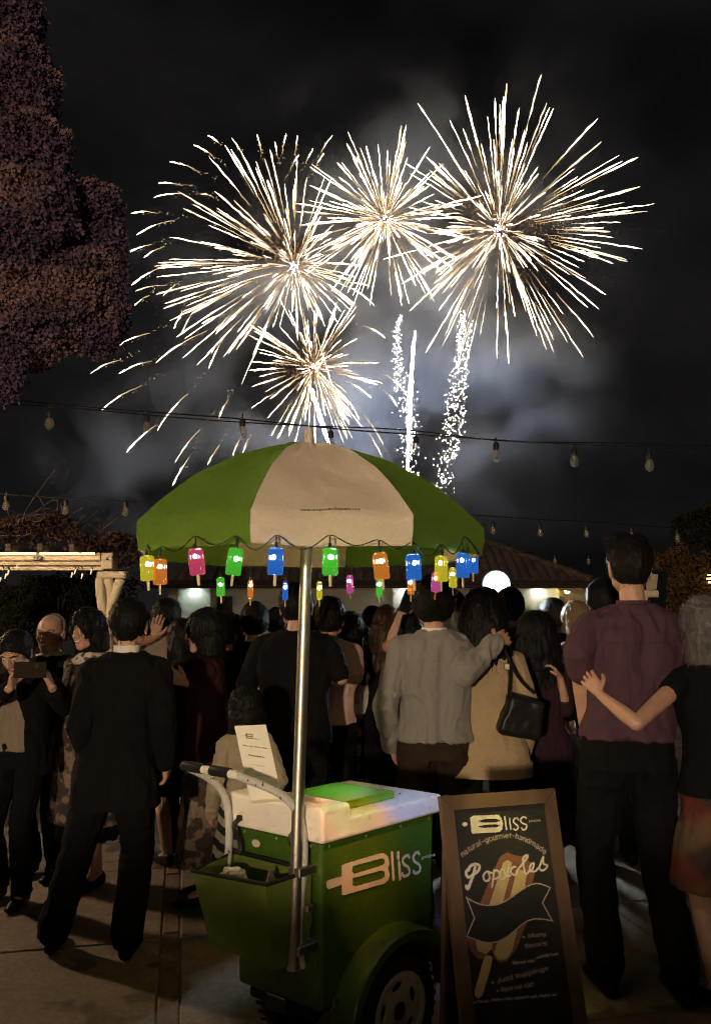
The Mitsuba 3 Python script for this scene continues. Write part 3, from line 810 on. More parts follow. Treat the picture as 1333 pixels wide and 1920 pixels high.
# ------------------------------------------------------------------ ice pop cart
CA = math.radians(45.5)
CO = np.array([-.11, 2.75, 0.0])
CB = CA + math.radians(98)      # the tub narrows a little towards the handle end
ea, eb, ez = np.array([math.cos(CA), math.sin(CA), 0]), np.array([math.cos(CB), math.sin(CB), 0]), np.array([0, 0, 1.0])
ebp, eap = np.array([-ea[1], ea[0], 0]), np.array([eb[1], -eb[0], 0])
CR = frame(ea, eb, ez)
W = lambda a, b, z: CO + CR @ np.array([a, b, z])
toC = lambda m: move(m, CR, CO)
cart = thing('ice_pop_cart', 'green push cart with cream lid selling ice pops under the striped umbrella', 'cart')
LEN, WID = .585, .40
def rbox(a0, a1, b0, b1, z0, z1, r=.02, taper=0.0):
    pts = []
    for a in (a0 + r, a1 - r):
        for b in (b0 + r, b1 - r):
            pts.append(sph([a + (taper if a == a0 + r else -taper), b + (taper if b == b0 + r else -taper), z0 + r], r, ICO1))
            pts.append(sph([a, b, z1 - r], r, ICO1))
    return hull(*pts)
well = move(lathe([[.001, -.2], [.235, -.2], [.235, .2], [.001, .2]], 32), frame(ea * 0 + [1, 0, 0], [0, 0, 1.0], [0, -1.0, 0]), [.335, -.02, .19])
wv_, wf_ = well
wellm = manifold3d.Manifold(manifold3d.Mesh(wv_.astype(np.float32), wf_.astype(np.uint32)))
if wellm.volume() < 0 or wellm.is_empty():
    ang = np.arange(32) * 2 * np.pi / 32
    wellm = hullp([[.335 + .235 * math.cos(t), y, .19 + .235 * math.sin(t)] for t in ang for y in (-.2, .12)])
body = rbox(0, LEN, 0, WID, .27, .82, .018, .012) - wellm
obj('body', toC(body), 'green_paint', cart, smooth=35)
# cream lid with raised tray end
lid = union([rbox(-.022, LEN + .02, -.022, WID + .022, .803, .870, .014), rbox(-.022, .115, -.022, WID + .022, .81, .918, .016)])
lid = lid - rbox(.022, .092, .035, WID - .035, .888, 1.1, .008)
obj('lid', toC(lid), 'cream_plastic', cart, smooth=35)
hatch = obj('hatch', toC(rbox(.135, .43, .055, .325, .866, .900, .012)), 'green_lid', cart, smooth=35)
for b in (.115, .245):
    obj('grip_slot', toC(cbox([.1345, b, .887], [.006, .055, .011], .002)), 'black_plastic', hatch)
obj('hinge', toC(cbox([.442, .19, .878], [.02, .18, .012], .003)), 'steel', hatch)
obj('bolt', toC(move((ICO1 * [.005, .005, .003], ICO1F), None, [.50, .09, .871])), 'black_plastic', cart)
obj('gasket', toC(cbox([LEN / 2, WID / 2, .8015], [LEN + .006, WID + .006, .006], .001)), 'rubber', cart)
for a in (.035, .21, .39, LEN - .035):
    obj('screw', toC(move((ICO1 * [.0055, .003, .0055], ICO1F), None, [a, -.0005, .786])), 'steel', cart)
for b in (.05, .20, .35):
    obj('screw', toC(move((ICO1 * [.003, .0055, .0055], ICO1F), None, [-.0005, b, .786])), 'steel', cart)
obj('kick_strip', toC(cbox([LEN / 2 + .02, -.003, .296], [LEN - .06, .006, .03], .002)), 'lamp_metal', cart)
# wheel arch and wheels
def arch_band(r0, r1, y0, y1, a0, a1, n=26):
    v, f = [], []
    for t in np.linspace(a0, a1, n):
        c, s = math.cos(t), math.sin(t)
        e = .012
        for (r, y) in ((r0, y0), (r1, y0), (r1 - e * .3, y1 + e), (r1 - e, y1), (r0, y1)):
            v.append([.335 + r * c * 1.05, y, .19 + r * s])
    m = 5
    for i in range(n - 1):
        for k in range(m):
            f.append([i * m + k, (i + 1) * m + k, (i + 1) * m + (k + 1) % m, i * m + (k + 1) % m])
    v = np.array(v)
    q = np.array(f)
    tri = np.vstack([q[:, [0, 1, 2]], q[:, [0, 2, 3]], [[0, 1, 2], [0, 2, 3], [0, 3, 4]], np.array([[0, 2, 1], [0, 3, 2], [0, 4, 3]]) + (n - 1) * m])
    return v, tri
obj('fender', toC(arch_band(.236, .275, .01, -.075, math.radians(2), math.radians(178))), 'green_paint', cart, smooth=40)
def wheel(a, b, z, r, out):
    R_ = frame(ea, ez, -ebp * out)      # wheel axis along local z
    c = W(a, b, z)
    ty = [[r * .66, -.028], [r * .80, -.037], [r * .93, -.034], [r, -.018], [r, .018], [r * .93, .034], [r * .80, .037], [r * .66, .028], [r * .62, 0], [r * .66, -.028]]
    w = obj('wheel', move(lathe(ty, 40), R_, c), 'rubber', cart, smooth=40)
    tr = []
    for k in range(36):
        t = k * 2 * np.pi / 36
        tr.append(move(cbox([0, 0, 0], [.016, .006, .05], .002), R_ @ rotz(t + np.pi / 2) @ rotx(.3), c + R_ @ np.array([r * math.cos(t), r * math.sin(t), 0])))
    obj('tread', cat(tr), 'rubber', w, kind='stuff')
    rim = Point(0, 0).buffer(r * .67, 40)
    holes = [Point(r * .42 * math.cos(k * 2 * np.pi / 5 + .4), r * .42 * math.sin(k * 2 * np.pi / 5 + .4)).buffer(r * .085, 12) for k in range(5)]
    holes = [affinity.rotate(affinity.scale(h, 1, 1.9), math.degrees(k * 2 * np.pi / 5 + .4)) for k, h in enumerate(holes)]
    rim = rim.difference(shapely.ops.unary_union(holes)).difference(Point(0, 0).buffer(r * .15, 20))
    obj('rim', cat(move(flat(rim, .012), R_, c + R_ @ [0, 0, .012]), move(lathe([[r * .57, .024], [r * .60, .032], [r * .67, .034], [r * .68, .022]], 40), R_, c)), 'print_cream', w)
    obj('backing', move(lathe([[.001, .004], [r * .62, .004]], 24), R_, c), 'rubber', w)
    obj('hub', move(lathe([[.001, .034], [r * .10, .034], [r * .155, .026], [r * .155, .0]], 20), R_, c), 'black_plastic', w)
wheel(.335, -.012, .19, .19, 1)
wheel(.335, WID + .012, .19, .19, -1)
# caster at the handle end
cs = obj('caster', move(lathe([[.001, -.03], [.06, -.03], [.078, -.02], [.08, 0], [.078, .02], [.06, .03], [.001, .03]], 24), frame(ea, ez, -ebp), W(.05, .2, .08)), 'rubber', cart, smooth=40)
obj('fork', toC(cat(cbox([.05, .165, .15], [.03, .006, .16], .002), cbox([.05, .235, .15], [.03, .006, .16], .002), cbox([.05, .2, .255], [.09, .09, .05], .004))), 'black_plastic', cs)
obj('skid', toC(rbox(.02, .12, .06, WID - .06, .235, .275, .012)), 'rubber', cart)
# push handle
hz = 1.035
def hand(b, sgn):
    k = .105 if sgn > 0 else -.01
    return spline([W(-.035, b, .42), W(-.035, b, .70), W(-.036, b, .83), W(-.06, b + k * .12, .915), W(-.15, b + k * .6, .995), W(-.228, b + k, hz)], 40)
hR, hL = .045, WID - .012
hd = obj('handle', cat(tube(hand(hR, 1), .0135, 10), tube(hand(hL, -1), .0135, 10)), 'worn_tube', cart, smooth=True)
obj('grip_tape', cat(tube([W(-.228, hR + .125, hz + .002), W(-.228, hR + .21, hz + .002)], .017, 10), tube([W(-.228, hR + .25, hz + .002), W(-.228, hL + .004, hz + .002)], .017, 10)), 'black_plastic', hd, smooth=True)
obj('grip_bar', tube([W(-.228, hR + .092, hz), W(-.228, hL + .006, hz)], .0138, 10), 'cream_plastic', hd, smooth=True)
for b_, z_ in ((hR, .60), (hL, .60), (hR, .48)): obj('clamp', toC(cbox([-.02, b_, z_], [.035, .045, .02], .003)), 'steel', hd)
# canvas litter basket on the handle end
bt = [W(-.012, .03, .715), W(-.17, .065, .700), W(-.215, .350, .700), W(-.012, .385, .715)]
bb = [W(-.012, .04, .43), W(-.125, .08, .43), W(-.155, .335, .46), W(-.012, .375, .44)]
def bag():
    n, m = 16, 10
    ring = lambda q: np.array([q[k] + (q[(k + 1) % 4] - q[k]) * t for k in range(4) for t in np.arange(n) / n])
    Rt, Rb = ring(bt), ring(bb)
    v = np.array([Rt + (Rb - Rt) * s for s in np.linspace(0, 1, m)])
    cen = v.mean(1, keepdims=True)
    v = v + (v - cen) * (meshkit.fbm(v * 9, 3)[..., None] - .5) * .16 * np.sin(np.linspace(0, np.pi, m))[:, None, None]
    v = v.reshape(-1, 3); N = 4 * n
    i, j = np.meshgrid(np.arange(m - 1), np.arange(N), indexing='ij')
    q = np.stack([i * N + j, i * N + (j + 1) % N, (i + 1) * N + (j + 1) % N, (i + 1) * N + j], -1).reshape(-1, 4)
    f = np.vstack([q[:, [0, 1, 2]], q[:, [0, 2, 3]]])
    v = np.vstack([v, v[-N:].mean(0)])
    k = np.arange(N) + (m - 1) * N
    return v, np.vstack([f, np.stack([k, np.roll(k, -1), k * 0 + len(v) - 1], 1)])
basket = thing('litter_basket', 'green canvas litter basket with black rim hanging on the handle end of the cart', 'basket')
obj('bag', bag(), 'green_canvas', basket, smooth=50)
obj('rim', tube(bt + [bt[0], bt[1]], .007, 8), 'wire_black', basket)
for b in (.085, .345):
    obj('hook_strap', cat(tube(spline([W(-.026, b, .835), W(-.045, b + .008, .81), W(-.03, b + .004, .775), W(-.03, b, .715)], 14), .008, 6), toC(cbox([-.028, b, .838], [.012, .022, .018], .003))), 'wire_black', basket)
wr = np.random.default_rng(3)
def crumple(c, s, seed):
    v, f = arr(trimesh.creation.icosphere(subdivisions=3))
    return v * s * (1 + (meshkit.fbm(v * 2.2 + seed, 3) - .5)[:, None] * .9) + c, f
tag(obj('paper_wrapper', crumple(W(-.10, .29, .672), np.array([.045, .03, .025]), 3), 'paper'), 'crumpled cream wrapper lying in the litter basket', 'wrapper')
tag(obj('cardboard_wrapper', toC(move(hullp([[0, 0, 0], [.07, .01, 0], [.04, .05, .01], [.03, .02, .062], [.035, .025, .06]]), None, [-.115, .12, .655])), 'tan_cloth'), 'folded brown cone wrapper sticking up in the litter basket', 'wrapper')

# lettering helpers on a flat face
class Face:
    def __init__(s, o, ex, ey, n): s.o, s.ex, s.ey, s.n = (np.asarray(q, float) for q in (o, ex, ey, n))
    def uv(s, px, py):
        q = Pplane(px, py, s.o, s.n) - s.o
        return (float(q @ s.ex), float(q @ s.ey))
    def poly(s, pts): return Polygon([s.uv(*q) for q in pts]).buffer(0)
    def line(s, pts, w): return LineString([s.uv(*q) for q in pts]).buffer(w / 2, 6)
    def curve(s, pts, w):
        q = np.array([s.uv(*p) for p in pts])
        return LineString(spline(np.c_[q, 0 * q[:, 0]], 40)[:, :2]).buffer(w / 2, 6)
    def mesh(s, geom, depth, lift=0.0):
        v, f = flat(geom, depth)
        return s.o + v[:, :1] * s.ex + v[:, 1:2] * s.ey + (v[:, 2:] + lift) * s.n, f
    def text(s, txt, a, b, height, lift=.0005, depth=.001):
        m = meshkit.text_mesh(txt, height, depth)
        v = np.asarray(m.vertices).copy()
        A, B = np.array(s.uv(*a)), np.array(s.uv(*b))
        L = np.linalg.norm(B - A); d = (B - A) / L
        x = (v[:, 0] - v[:, 0].min()) * L / np.ptp(v[:, 0])
        q = A + x[:, None] * d + v[:, 1:2] * [-d[1], d[0]]
        return s.o + q[:, :1] * s.ex + q[:, 1:] * s.ey + (v[:, 2:] + lift) * s.n, np.asarray(m.faces)
side = Face(W(0, 0, .8), ea, ez, -ebp)
zc = lambda x, y: (500 + x * .2626, 1450 + y * .2626)
zp = lambda L: [zc(*q) for q in L]
B_ = side.poly(zp([(535, 655), (560, 645), (800, 572), (835, 570), (862, 592), (876, 640), (864, 682), (876, 722), (866, 762), (840, 786), (545, 870), (535, 862)])).buffer(-.003).buffer(.003)
B_ = B_.difference(side.poly(zp([(612, 662), (815, 606), (838, 614), (842, 640), (825, 656), (622, 718), (606, 700)]))).difference(side.poly(zp([(612, 748), (815, 692), (840, 702), (840, 736), (820, 752), (640, 805), (612, 800)])))
LG = [B_, side.poly(zp([(428, 778), (442, 766), (535, 738), (537, 788), (442, 822), (430, 812)])).buffer(.002),
      side.line(zp([(892, 568), (904, 755)]), .012), side.line(zp([(937, 568), (938, 606)]), .012), side.line(zp([(943, 634), (950, 752)]), .012),
      side.curve(zp([(1015, 600), (988, 590), (968, 620), (985, 655), (1010, 672), (1018, 705), (996, 731), (966, 715)]), .010),
      side.curve(zp([(1086, 574), (1060, 570), (1045, 600), (1062, 636), (1088, 655), (1092, 690), (1070, 712), (1046, 696)]), .010)]
obj('logo_lettering', side.mesh(shapely.ops.unary_union(LG), .0012, .0006), 'print_cream', cart, label='cream lettering Bliss with an ice pop shaped B on the cart side')
obj('small_lettering', side.text('pops', zc(1108, 612), zc(1200, 588), .011), 'print_cream', cart)
endf = Face(W(0, WID, .8), -eb, ez, -eap)
ec = np.array(endf.uv(340 + 780 * .18, 1340 + 1340 * .18))
badge = Point(*ec).buffer(.016, 20)
badge = affinity.scale(badge, 1.2, .8)
obj('badge', endf.mesh(badge, .001, .0006), 'print_cream', cart)

# ------------------------------------------------------------------ price card on the lid
BL, BR = Pz(470, 1503, .925), Pz(530, 1499, .925)
TL = P(440, 1361, BL[1] + .02)
exk = unit(BR - BL); eyk = unit(TL - BL - exk * np.dot(TL - BL, exk)); nk = np.cross(exk, eyk)
card = thing('price_card', 'white upright price card standing on the cart lid beside the handle', 'sign')
BRc = BL + exk * .108
shear = TL - BL
cw = .108
cq = np.array([BL, BRc, BRc + shear, TL])
th = nk * .004
obj('card', (np.vstack([cq, cq - th]), [[0, 1, 2], [0, 2, 3], [4, 6, 5], [4, 7, 6], [0, 4, 5], [0, 5, 1], [1, 5, 6], [1, 6, 2], [2, 6, 7], [2, 7, 3], [3, 7, 4], [3, 4, 0]]), 'paper', card)
foot = np.array([BL + nk * .003, BRc + nk * .003, BRc + nk * .045 - ez * .0, BL + nk * .045])
foot[:, 2] = .9265
obj('foot', (np.vstack([foot, foot + [0, 0, .003]]), [[4, 5, 6], [4, 6, 7], [0, 2, 1], [0, 3, 2], [0, 1, 5], [0, 5, 4], [1, 2, 6], [1, 6, 5], [2, 3, 7], [2, 7, 6], [3, 0, 4], [3, 4, 7]]), 'paper', card)
cf = Face(BL, exk, eyk, nk)
kz = lambda x, y: (420 + x * .105, 1360 + y * .105)
cb = cf.poly([kz(*q) for q in [(385, 145), (490, 150), (520, 170), (515, 235), (490, 245), (395, 235)]]).difference(cf.poly([kz(*q) for q in [(420, 165), (500, 172), (500, 192), (425, 186)]])).difference(cf.poly([kz(*q) for q in [(420, 205), (500, 210), (500, 228), (425, 222)]]))
cb = shapely.ops.unary_union([cb, cf.line([kz(350, 183), kz(390, 190)], .002)])
obj('logo', cf.mesh(cb, .0006, .0004), 'ink_olive', card)
obj('logo_text', cf.text('liss', kz(535, 255), kz(630, 262), .006), 'ink_olive', card)
def scrawl(face, a, b, h, seed, w):
    """A line of lettering too small and blurred to read."""
    r = np.random.default_rng(seed)
    A, B = np.array(face.uv(*a)), np.array(face.uv(*b))
    L = np.linalg.norm(B - A); d = (B - A) / L; nn_ = np.array([-d[1], d[0]])
    out, t = [], 0.0
    while t < L - h:
        wl = min(r.uniform(2.2, 5.0) * h, L - t)
        n = max(int(wl / (h * .28)), 4)
        q = [A + d * (t + wl * k / n) + nn_ * h * (r.uniform(.0, .35) if k % 2 else r.uniform(.55, 1.1)) for k in range(n + 1)]
        out.append(LineString(q).buffer(w / 2, 3)); t += wl + h * .55
    return shapely.ops.unary_union(out)
for i, (a, b, h, m) in enumerate((((335, 362), (790, 428), .0036, 'ink_dark'), ((440, 540), (725, 586), .0040, 'ink_dark'), ((500, 712), (735, 745), .0036, 'ink_pink'), ((560, 888), (870, 925), .0030, 'ink_pink'))):
    obj('printed_line', cf.mesh(scrawl(cf, kz(*a), kz(*b), h, i, .0009 if i != 1 else .0013), .0006, .0004), m, card)

# ------------------------------------------------------------------ umbrella
UC = np.array([-.165, 2.80, 0]); UR, UZ = .605, 1.832
umb = thing('cart_umbrella', 'green and white market umbrella on a steel pole over the cart', 'umbrella')
def _canopy(c1, c2):
    return mikit.proc(lambda p, n, uv: mix(c1, c2, fbm(p.x * 160, p.y * 160, p.z * 160, 2)) * (.88 + .16 * fbm(p.x * 7, p.y * 7, p.z * 7, 3)))
principled('canopy_white', _canopy((.56, .47, .35), (.64, .55, .42)), .9)
principled('canopy_green', _canopy((.080, .165, .010), (.11, .205, .015)), .9)
prof = np.array([[0, 2.143], [.10, 2.140], [.22, 2.125], [.45, 2.078], [.70, 1.995], [.88, 1.905], [1.0, UZ], [1.0, UZ - .045], [.985, UZ - .088]])
ps = np.r_[0, np.cumsum(np.hypot(np.diff(prof[:, 0] * UR), np.diff(prof[:, 1])))]
TH0 = math.radians(33.0 - 45)          # rib angles measured from the camera side towards the right
def rib(theta, s):
    r = np.interp(s, ps, prof[:, 0]) * UR; z = np.interp(s, ps, prof[:, 1])
    return UC + np.array([math.sin(theta) * r, -math.cos(theta) * r, z])
sS = np.r_[np.linspace(0.02, ps[6], 22), np.linspace(ps[6], ps[-1], 5)[1:]]
def panel_pt(i, u, s):
    t0, t1 = TH0 + i * math.pi / 4, TH0 + (i + 1) * math.pi / 4
    p = rib(t0, s) * (1 - u) + rib(t1, s) * u
    w = 4 * u * (1 - u)
    k = min(s / ps[6], 1.0)
    mid = unit(np.array([math.sin((t0 + t1) / 2), -math.cos((t0 + t1) / 2), .55]))
    sag = -.020 * w * math.sin(math.pi * min(k, 1) ** 1.3)
    val = -.010 * w if s >= ps[6] * .97 else 0
    wr_ = (meshkit.fbm(np.array([[u * 3 + i * 5.3, s * 9, i * 2.0]]), 4)[0] - .5) * .030 * (w ** .5)
    edge = .006 * math.exp(-(min(u, 1 - u) / .05) ** 2)
    # loose tucks near the crown
    tuck = (meshkit.fbm(np.array([[u * 9 + i, s * 5, 3.0]]), 2)[0] - .5) * .034 * math.exp(-((s - .14) / .10) ** 2) * w
    return p + mid * (sag + wr_ + edge * .6 + tuck) + np.array([0, 0, val * 0])
NU = 21
for i in range(8):
    v = np.array([[panel_pt(i, u, s) for u in np.linspace(0, 1, NU)] for s in sS])
    n0, n1 = v.shape[:2]
    a, b = np.meshgrid(np.arange(n0 - 1), np.arange(n1 - 1), indexing='ij')
    q = np.stack([a * n1 + b, (a + 1) * n1 + b, (a + 1) * n1 + b + 1, a * n1 + b + 1], -1).reshape(-1, 4)
    colr = 'white' if i % 2 == 0 else 'green'
    pk = obj('canopy_panel', (v.reshape(-1, 3), q), f'canopy_{colr}', umb, smooth=40, label=f'{colr} canopy panel')
    obj('hem', tube([panel_pt(i, u, ps[-1]) for u in np.linspace(0, 1, 13)], .0028, 5), f'canopy_{colr}', pk)
    rb = obj('rib', tube([rib(TH0 + i * math.pi / 4, s) - [0, 0, .008] for s in np.linspace(.03, ps[6], 14)], .0035, 6), 'steel', umb)
    obj('strut', tube([rib(TH0 + i * math.pi / 4, ps[4] * .92) - [0, 0, .012], UC + [0, 0, 1.90]], .003, 5), 'steel', rb)
obj('finial', move(lathe([[.001, .062], [.012, .06], [.013, .045], [.016, .043], [.017, .0], [.02, -.004], [.001, -.005]], 16), None, UC + [0, 0, 2.146]), 'canopy_white', umb, smooth=40)
pole = np.array([UC + [0, 0, 2.14], UC + [-.005, 0, 1.80], W(-.058, .022, .95), W(-.062, .020, .40)])
pole[2:, :] = [[-.188, 2.745, .95], [-.199, 2.735, .42]]
obj('pole', tube(np.vstack([pole[:3], (pole[2] + pole[3]) / 2, pole[3]]), .0205, 16), 'steel', umb, smooth=True)
obj('hub', move(lathe([[.022, -.03], [.035, -.03], [.035, .03], [.022, .03]], 16), None, UC + [-.002, 0, 1.90]), 'black_plastic', umb)
for h_ in (.06, .30): obj('bracket', cbox(pole[3] + [.03, .02, h_], [.09, .05, .03], .004, CR), 'steel', umb)
tm = meshkit.text_mesh('www.uniquevendingcarts.com', .0108, .0006)
tv = np.asarray(tm.vertices); x = (tv[:, 0] - tv[:, 0].min()) / np.ptp(tv[:, 0])
out = []
for (xx, yy) in zip(x, tv[:, 1]):
    u = .30 + .375 * xx
    out.append(panel_pt(0, u, ps[6] - .012 - yy) )
tvn = unit(np.array([math.sin(TH0 + math.pi / 8), -math.cos(TH0 + math.pi / 8), .35]))
obj('lettering', (np.array(out) + tvn * (.0012 + tv[:, 2:])*1.0, np.asarray(tm.faces)), 'ink_dark', umb, label='black web address printed on the front white panel')

# ------------------------------------------------------------------ ice pop string lights
POP = {'yellow': (.95, .80, .02), 'orange': (1.0, .30, .012), 'pink': (.95, .07, .20), 'green': (.10, .85, .03), 'blue': (.012, .22, .95), 'magenta': (.80, .10, .45)}
for c, k in POP.items():
    scene[f'shell_{c}'] = {'type': 'thindielectric', 'specular_transmittance': rgb(np.clip(np.array(k) * .9 + .06, 0, 1)), 'specular_reflectance': rgb(.7, .7, .7)}
principled('stick_wood', (.62, .48, .30), .6)
pops = [('yellow', 277, 1065, 0), ('orange', 301, 1072, 0), ('pink', 369, 1053, 0), ('green', 440, 1053, 0), ('blue', 517, 1052, 0), ('green', 619, 1053, 0), ('orange', 714, 1061, 0), ('blue', 775, 1063, 0),
        ('yellow', 827, 1066, 0), ('blue', 867, 1060, 0), ('blue', 887, 1055, 1), ('green', 414, 1100, 1), ('orange', 470, 1105, 1), ('blue', 535, 1108, 1), ('yellow', 599, 1107, 1), ('magenta', 656, 1095, 1),
        ('green', 711, 1102, 1), ('orange', 770, 1097, 1), ('magenta', 816, 1092, 1), ('yellow', 849, 1083, 1)]
plab = ['yellow ice pop light at the far left end of the string', 'orange ice pop light next to the far left yellow one', 'pink ice pop light at the front left of the umbrella', 'green ice pop light on the front string left of the pole',
        'blue ice pop light on the front string just left of the pole', 'green ice pop light on the front string right of the pole', 'large tilted orange ice pop light at the front right', 'blue ice pop light hanging in front of a small orange one',
        'yellow ice pop light at the front right end before the blue pair', 'left one of the blue pair of ice pop lights at the right end', 'right one of the blue pair of ice pop lights at the right end',
        'small green ice pop light at the back left under the umbrella', 'small orange ice pop light at the back, left of the pole', 'small blue ice pop light at the back just left of the pole', 'small yellow ice pop light at the back just right of the pole',
        'small magenta ice pop light at the back right of the pole', 'small green ice pop light below the large tilted orange one', 'small orange ice pop light half hidden under the blue one', 'small magenta ice pop light beside the yellow ones at right', 'lower yellow ice pop light at the right end of the string']
def on_ring(px, back, R=.60):
    k = (px - CX) / FPX / math.cos(PITCH) * 1.005          # x = k*y
    a = 1 + k * k; b = -2 * (k * UC[0] + UC[1]); c = UC[0] ** 2 + UC[1] ** 2 - R * R
    D = b * b - 4 * a * c
    return (-b + (1 if back else -1) * math.sqrt(max(D, 0))) / (2 * a)
def pop_shape():
    w, h, d, r = .0215, .0385, .0115, .006
    pts = [sph([x, y, z], r, ICO1) for x in (-w + r, w - r) for y in (-d + r, d - r) for z in (-h + r,)]
    pts += [sph([x, y, h - .013], [.013, r, .013], ICO1) for x in (-w + .013, w - .013) for y in (-d + r, d - r)]
    m = hull(*pts)
    for x in (-.0105, 0, .0105):
        for y in (-1, 1):
            m = m - hull(sph([x, y * (d + .0008), -h + .014], .0024), sph([x, y * (d + .0008), h - .012], .0024))
    return arr(m)
pv, pf = pop_shape()
prg = np.random.default_rng(17)
BEAM = 1.0
hang = []
for i, ((c, px, py, back), lab) in enumerate(zip(pops, plab)):
    y = on_ring(px, back)
    pc = P(px, py, y)
    d = unit(pc[:2] - UC[:2])
    yaw = math.atan2(d[0], -d[1]) * .5 + prg.uniform(-.35, .35)
    tilt = -.14 if 'tilted' in lab else prg.uniform(-.13, .13)
    R_ = rotz(yaw) @ roty(tilt)
    t = thing('ice_pop_light', lab, 'string light', 'ice pop shaped lights round the umbrella')
    k = np.array(POP[c])
    obj('shell', move((pv, pf), R_, pc), f'shell_{c}', t, smooth=30, emitter=glow(k * .42 + .012, .01))
    top = pc + R_ @ [0, 0, .0385]
    obj('bulb', move((ICO1 * [.0065, .0055, .0075], ICO1F), R_, pc + R_ @ [prg.uniform(-.006, .006), 0, prg.uniform(.008, .020)]), 'paper', t, emitter=glow((720, 630, 440), .12))
    obj('stick', move(cbox([0, 0, -.0385 - .014], [.0085, .004, .032], .0018), R_, pc), 'stick_wood', t)
    obj('cap', move(lathe([[.001, .014], [.004, .013], [.0055, .004], [.006, -.002], [.001, -.003]], 8), R_, top), 'wire_black', t)
    # coloured spots added below four pops, aimed to tint lid, hatch and sign
    aim = pc + R_ @ np.array([0, 0, -1.0]) + np.r_[-d * (.30 if not back else .18), 0]
    sk = 1.0 if (px > 560) else .7
    sgt = lambda u, w: P(825, 1493, 2.66) + np.array([math.cos(.2967), math.sin(.2967), 0]) * u + np.array([0, 0, w])
    target = {6: W(.13, -.02, .86), 7: W(.47, -.02, .85), 8: sgt(.22, -.08), 16: W(.30, .2, .9)}.get(i)
    if target is not None: aim = target
    sk = {6: 5.0, 7: 4.0, 8: 1.6, 9: 1.6}.get(i, 1.5)
    if target is None: pass
    else: scene[f'added_pop_spot_{i}'] = {'type': 'spot', 'intensity': rgb((k * .9 + .06) * 1.25 * BEAM * sk), 'cutoff_angle': 11.0, 'beam_width': 4.0, 'sampling_weight': .3,
                               'to_world': T().look_at(origin=(pc + R_ @ [0, 0, -.041 - .034]).tolist(), target=aim.tolist(), up=[0, 1, 0])}
    hang.append((math.atan2(d[0], -d[1]), top + [0, 0, .012]))
hang.sort(key=lambda q: q[0])
wires = []
for (a0, q0), (a1, q1) in zip(hang, hang[1:] + hang[:1]):
    if a1 < a0: a1 += 2 * math.pi
    if a1 - a0 > 1.3: continue
    if np.linalg.norm(q0 - q1) < .05 or a1 - a0 < .03:
        wires.append(tube(spline([q0, (q0 + q1) / 2 + [0, 0, .02], q1], 8), .0022, 5)); continue
    am = (a0 + a1) / 2
    m_ = UC + [math.sin(am) * .598, -math.cos(am) * .598, UZ - .088 - .004 - prg.uniform(0, .028)]
    wires.append(tube(spline([q0, q0 + [0, 0, .02], m_, q1 + [0, 0, .02], q1], 18), .0017, 5))
cab = thing('pop_light_cable', 'thin black looping cable carrying the ice pop lights under the umbrella rim', 'cable')
obj('cable', cat(wires), 'wire_black', cab)

# ------------------------------------------------------------------ chalkboard A-frame
principled('sign_wood', grain((.066, .038, .022), (.125, .075, .045), 24, 4, (1, 1, .22)), .65)
principled('chalkboard', grain((.010, .010, .010), (.017, .016, .016), 40, 3), .7)
principled('chalk_white', grain((.50, .46, .40), (.62, .57, .50), 160, 2), .9)
principled('chalk_pink', grain((.36, .27, .24), (.46, .36, .32), 160, 2), .9)
principled('paint_pop', grain((.42, .31, .15), (.52, .39, .20), 70, 3), .85)
principled('paint_choc', grain((.16, .065, .035), (.22, .09, .05), 70, 3), .85)
yaw, lean = math.radians(17), math.radians(13)
sx = np.array([math.cos(yaw), math.sin(yaw), 0]); sn0 = np.array([math.sin(yaw), -math.cos(yaw), 0])
sy = ez * math.cos(lean) - sn0 * math.sin(lean)         # up the board
sn = sn0 * math.cos(lean) + ez * math.sin(lean)
TLs = P(825, 1493, 2.66)
SWD, SHT = .412, .96
sgn = thing('chalkboard_sign', 'wooden A-frame chalkboard advertising handmade ice pops right of the cart', 'sign')
SRm = frame(sx, sy, sn)
toS = lambda m: move(m, SRm, TLs)
fw = .044
obj('board', toS(cbox([SWD / 2, -SHT / 2, -.012], [SWD - .03, SHT - .03, .008], .001)), 'chalkboard', sgn)
def rail(pts, z0=-.022, z1=.002):
    m = hullp([[x, y, z] for x, y in pts for z in (z0, z1)])
    return m
obj('frame_rail', toS(rail([(0, 0), (SWD, 0), (SWD - fw, -fw), (fw, -fw)])), 'sign_wood', sgn)
obj('frame_rail', toS(rail([(0, -.001), (fw - .001, -fw - .001), (fw - .001, -SHT + fw), (0, -SHT)])), 'sign_wood', sgn)
obj('frame_rail', toS(rail([(SWD, -.001), (SWD - fw + .001, -fw - .001), (SWD - fw + .001, -SHT + fw), (SWD, -SHT)])), 'sign_wood', sgn)
obj('frame_rail', toS(rail([(.001, -SHT - .001), (SWD - .001, -SHT - .001), (SWD - fw, -SHT + fw - .001), (fw, -SHT + fw - .001)])), 'sign_wood', sgn)
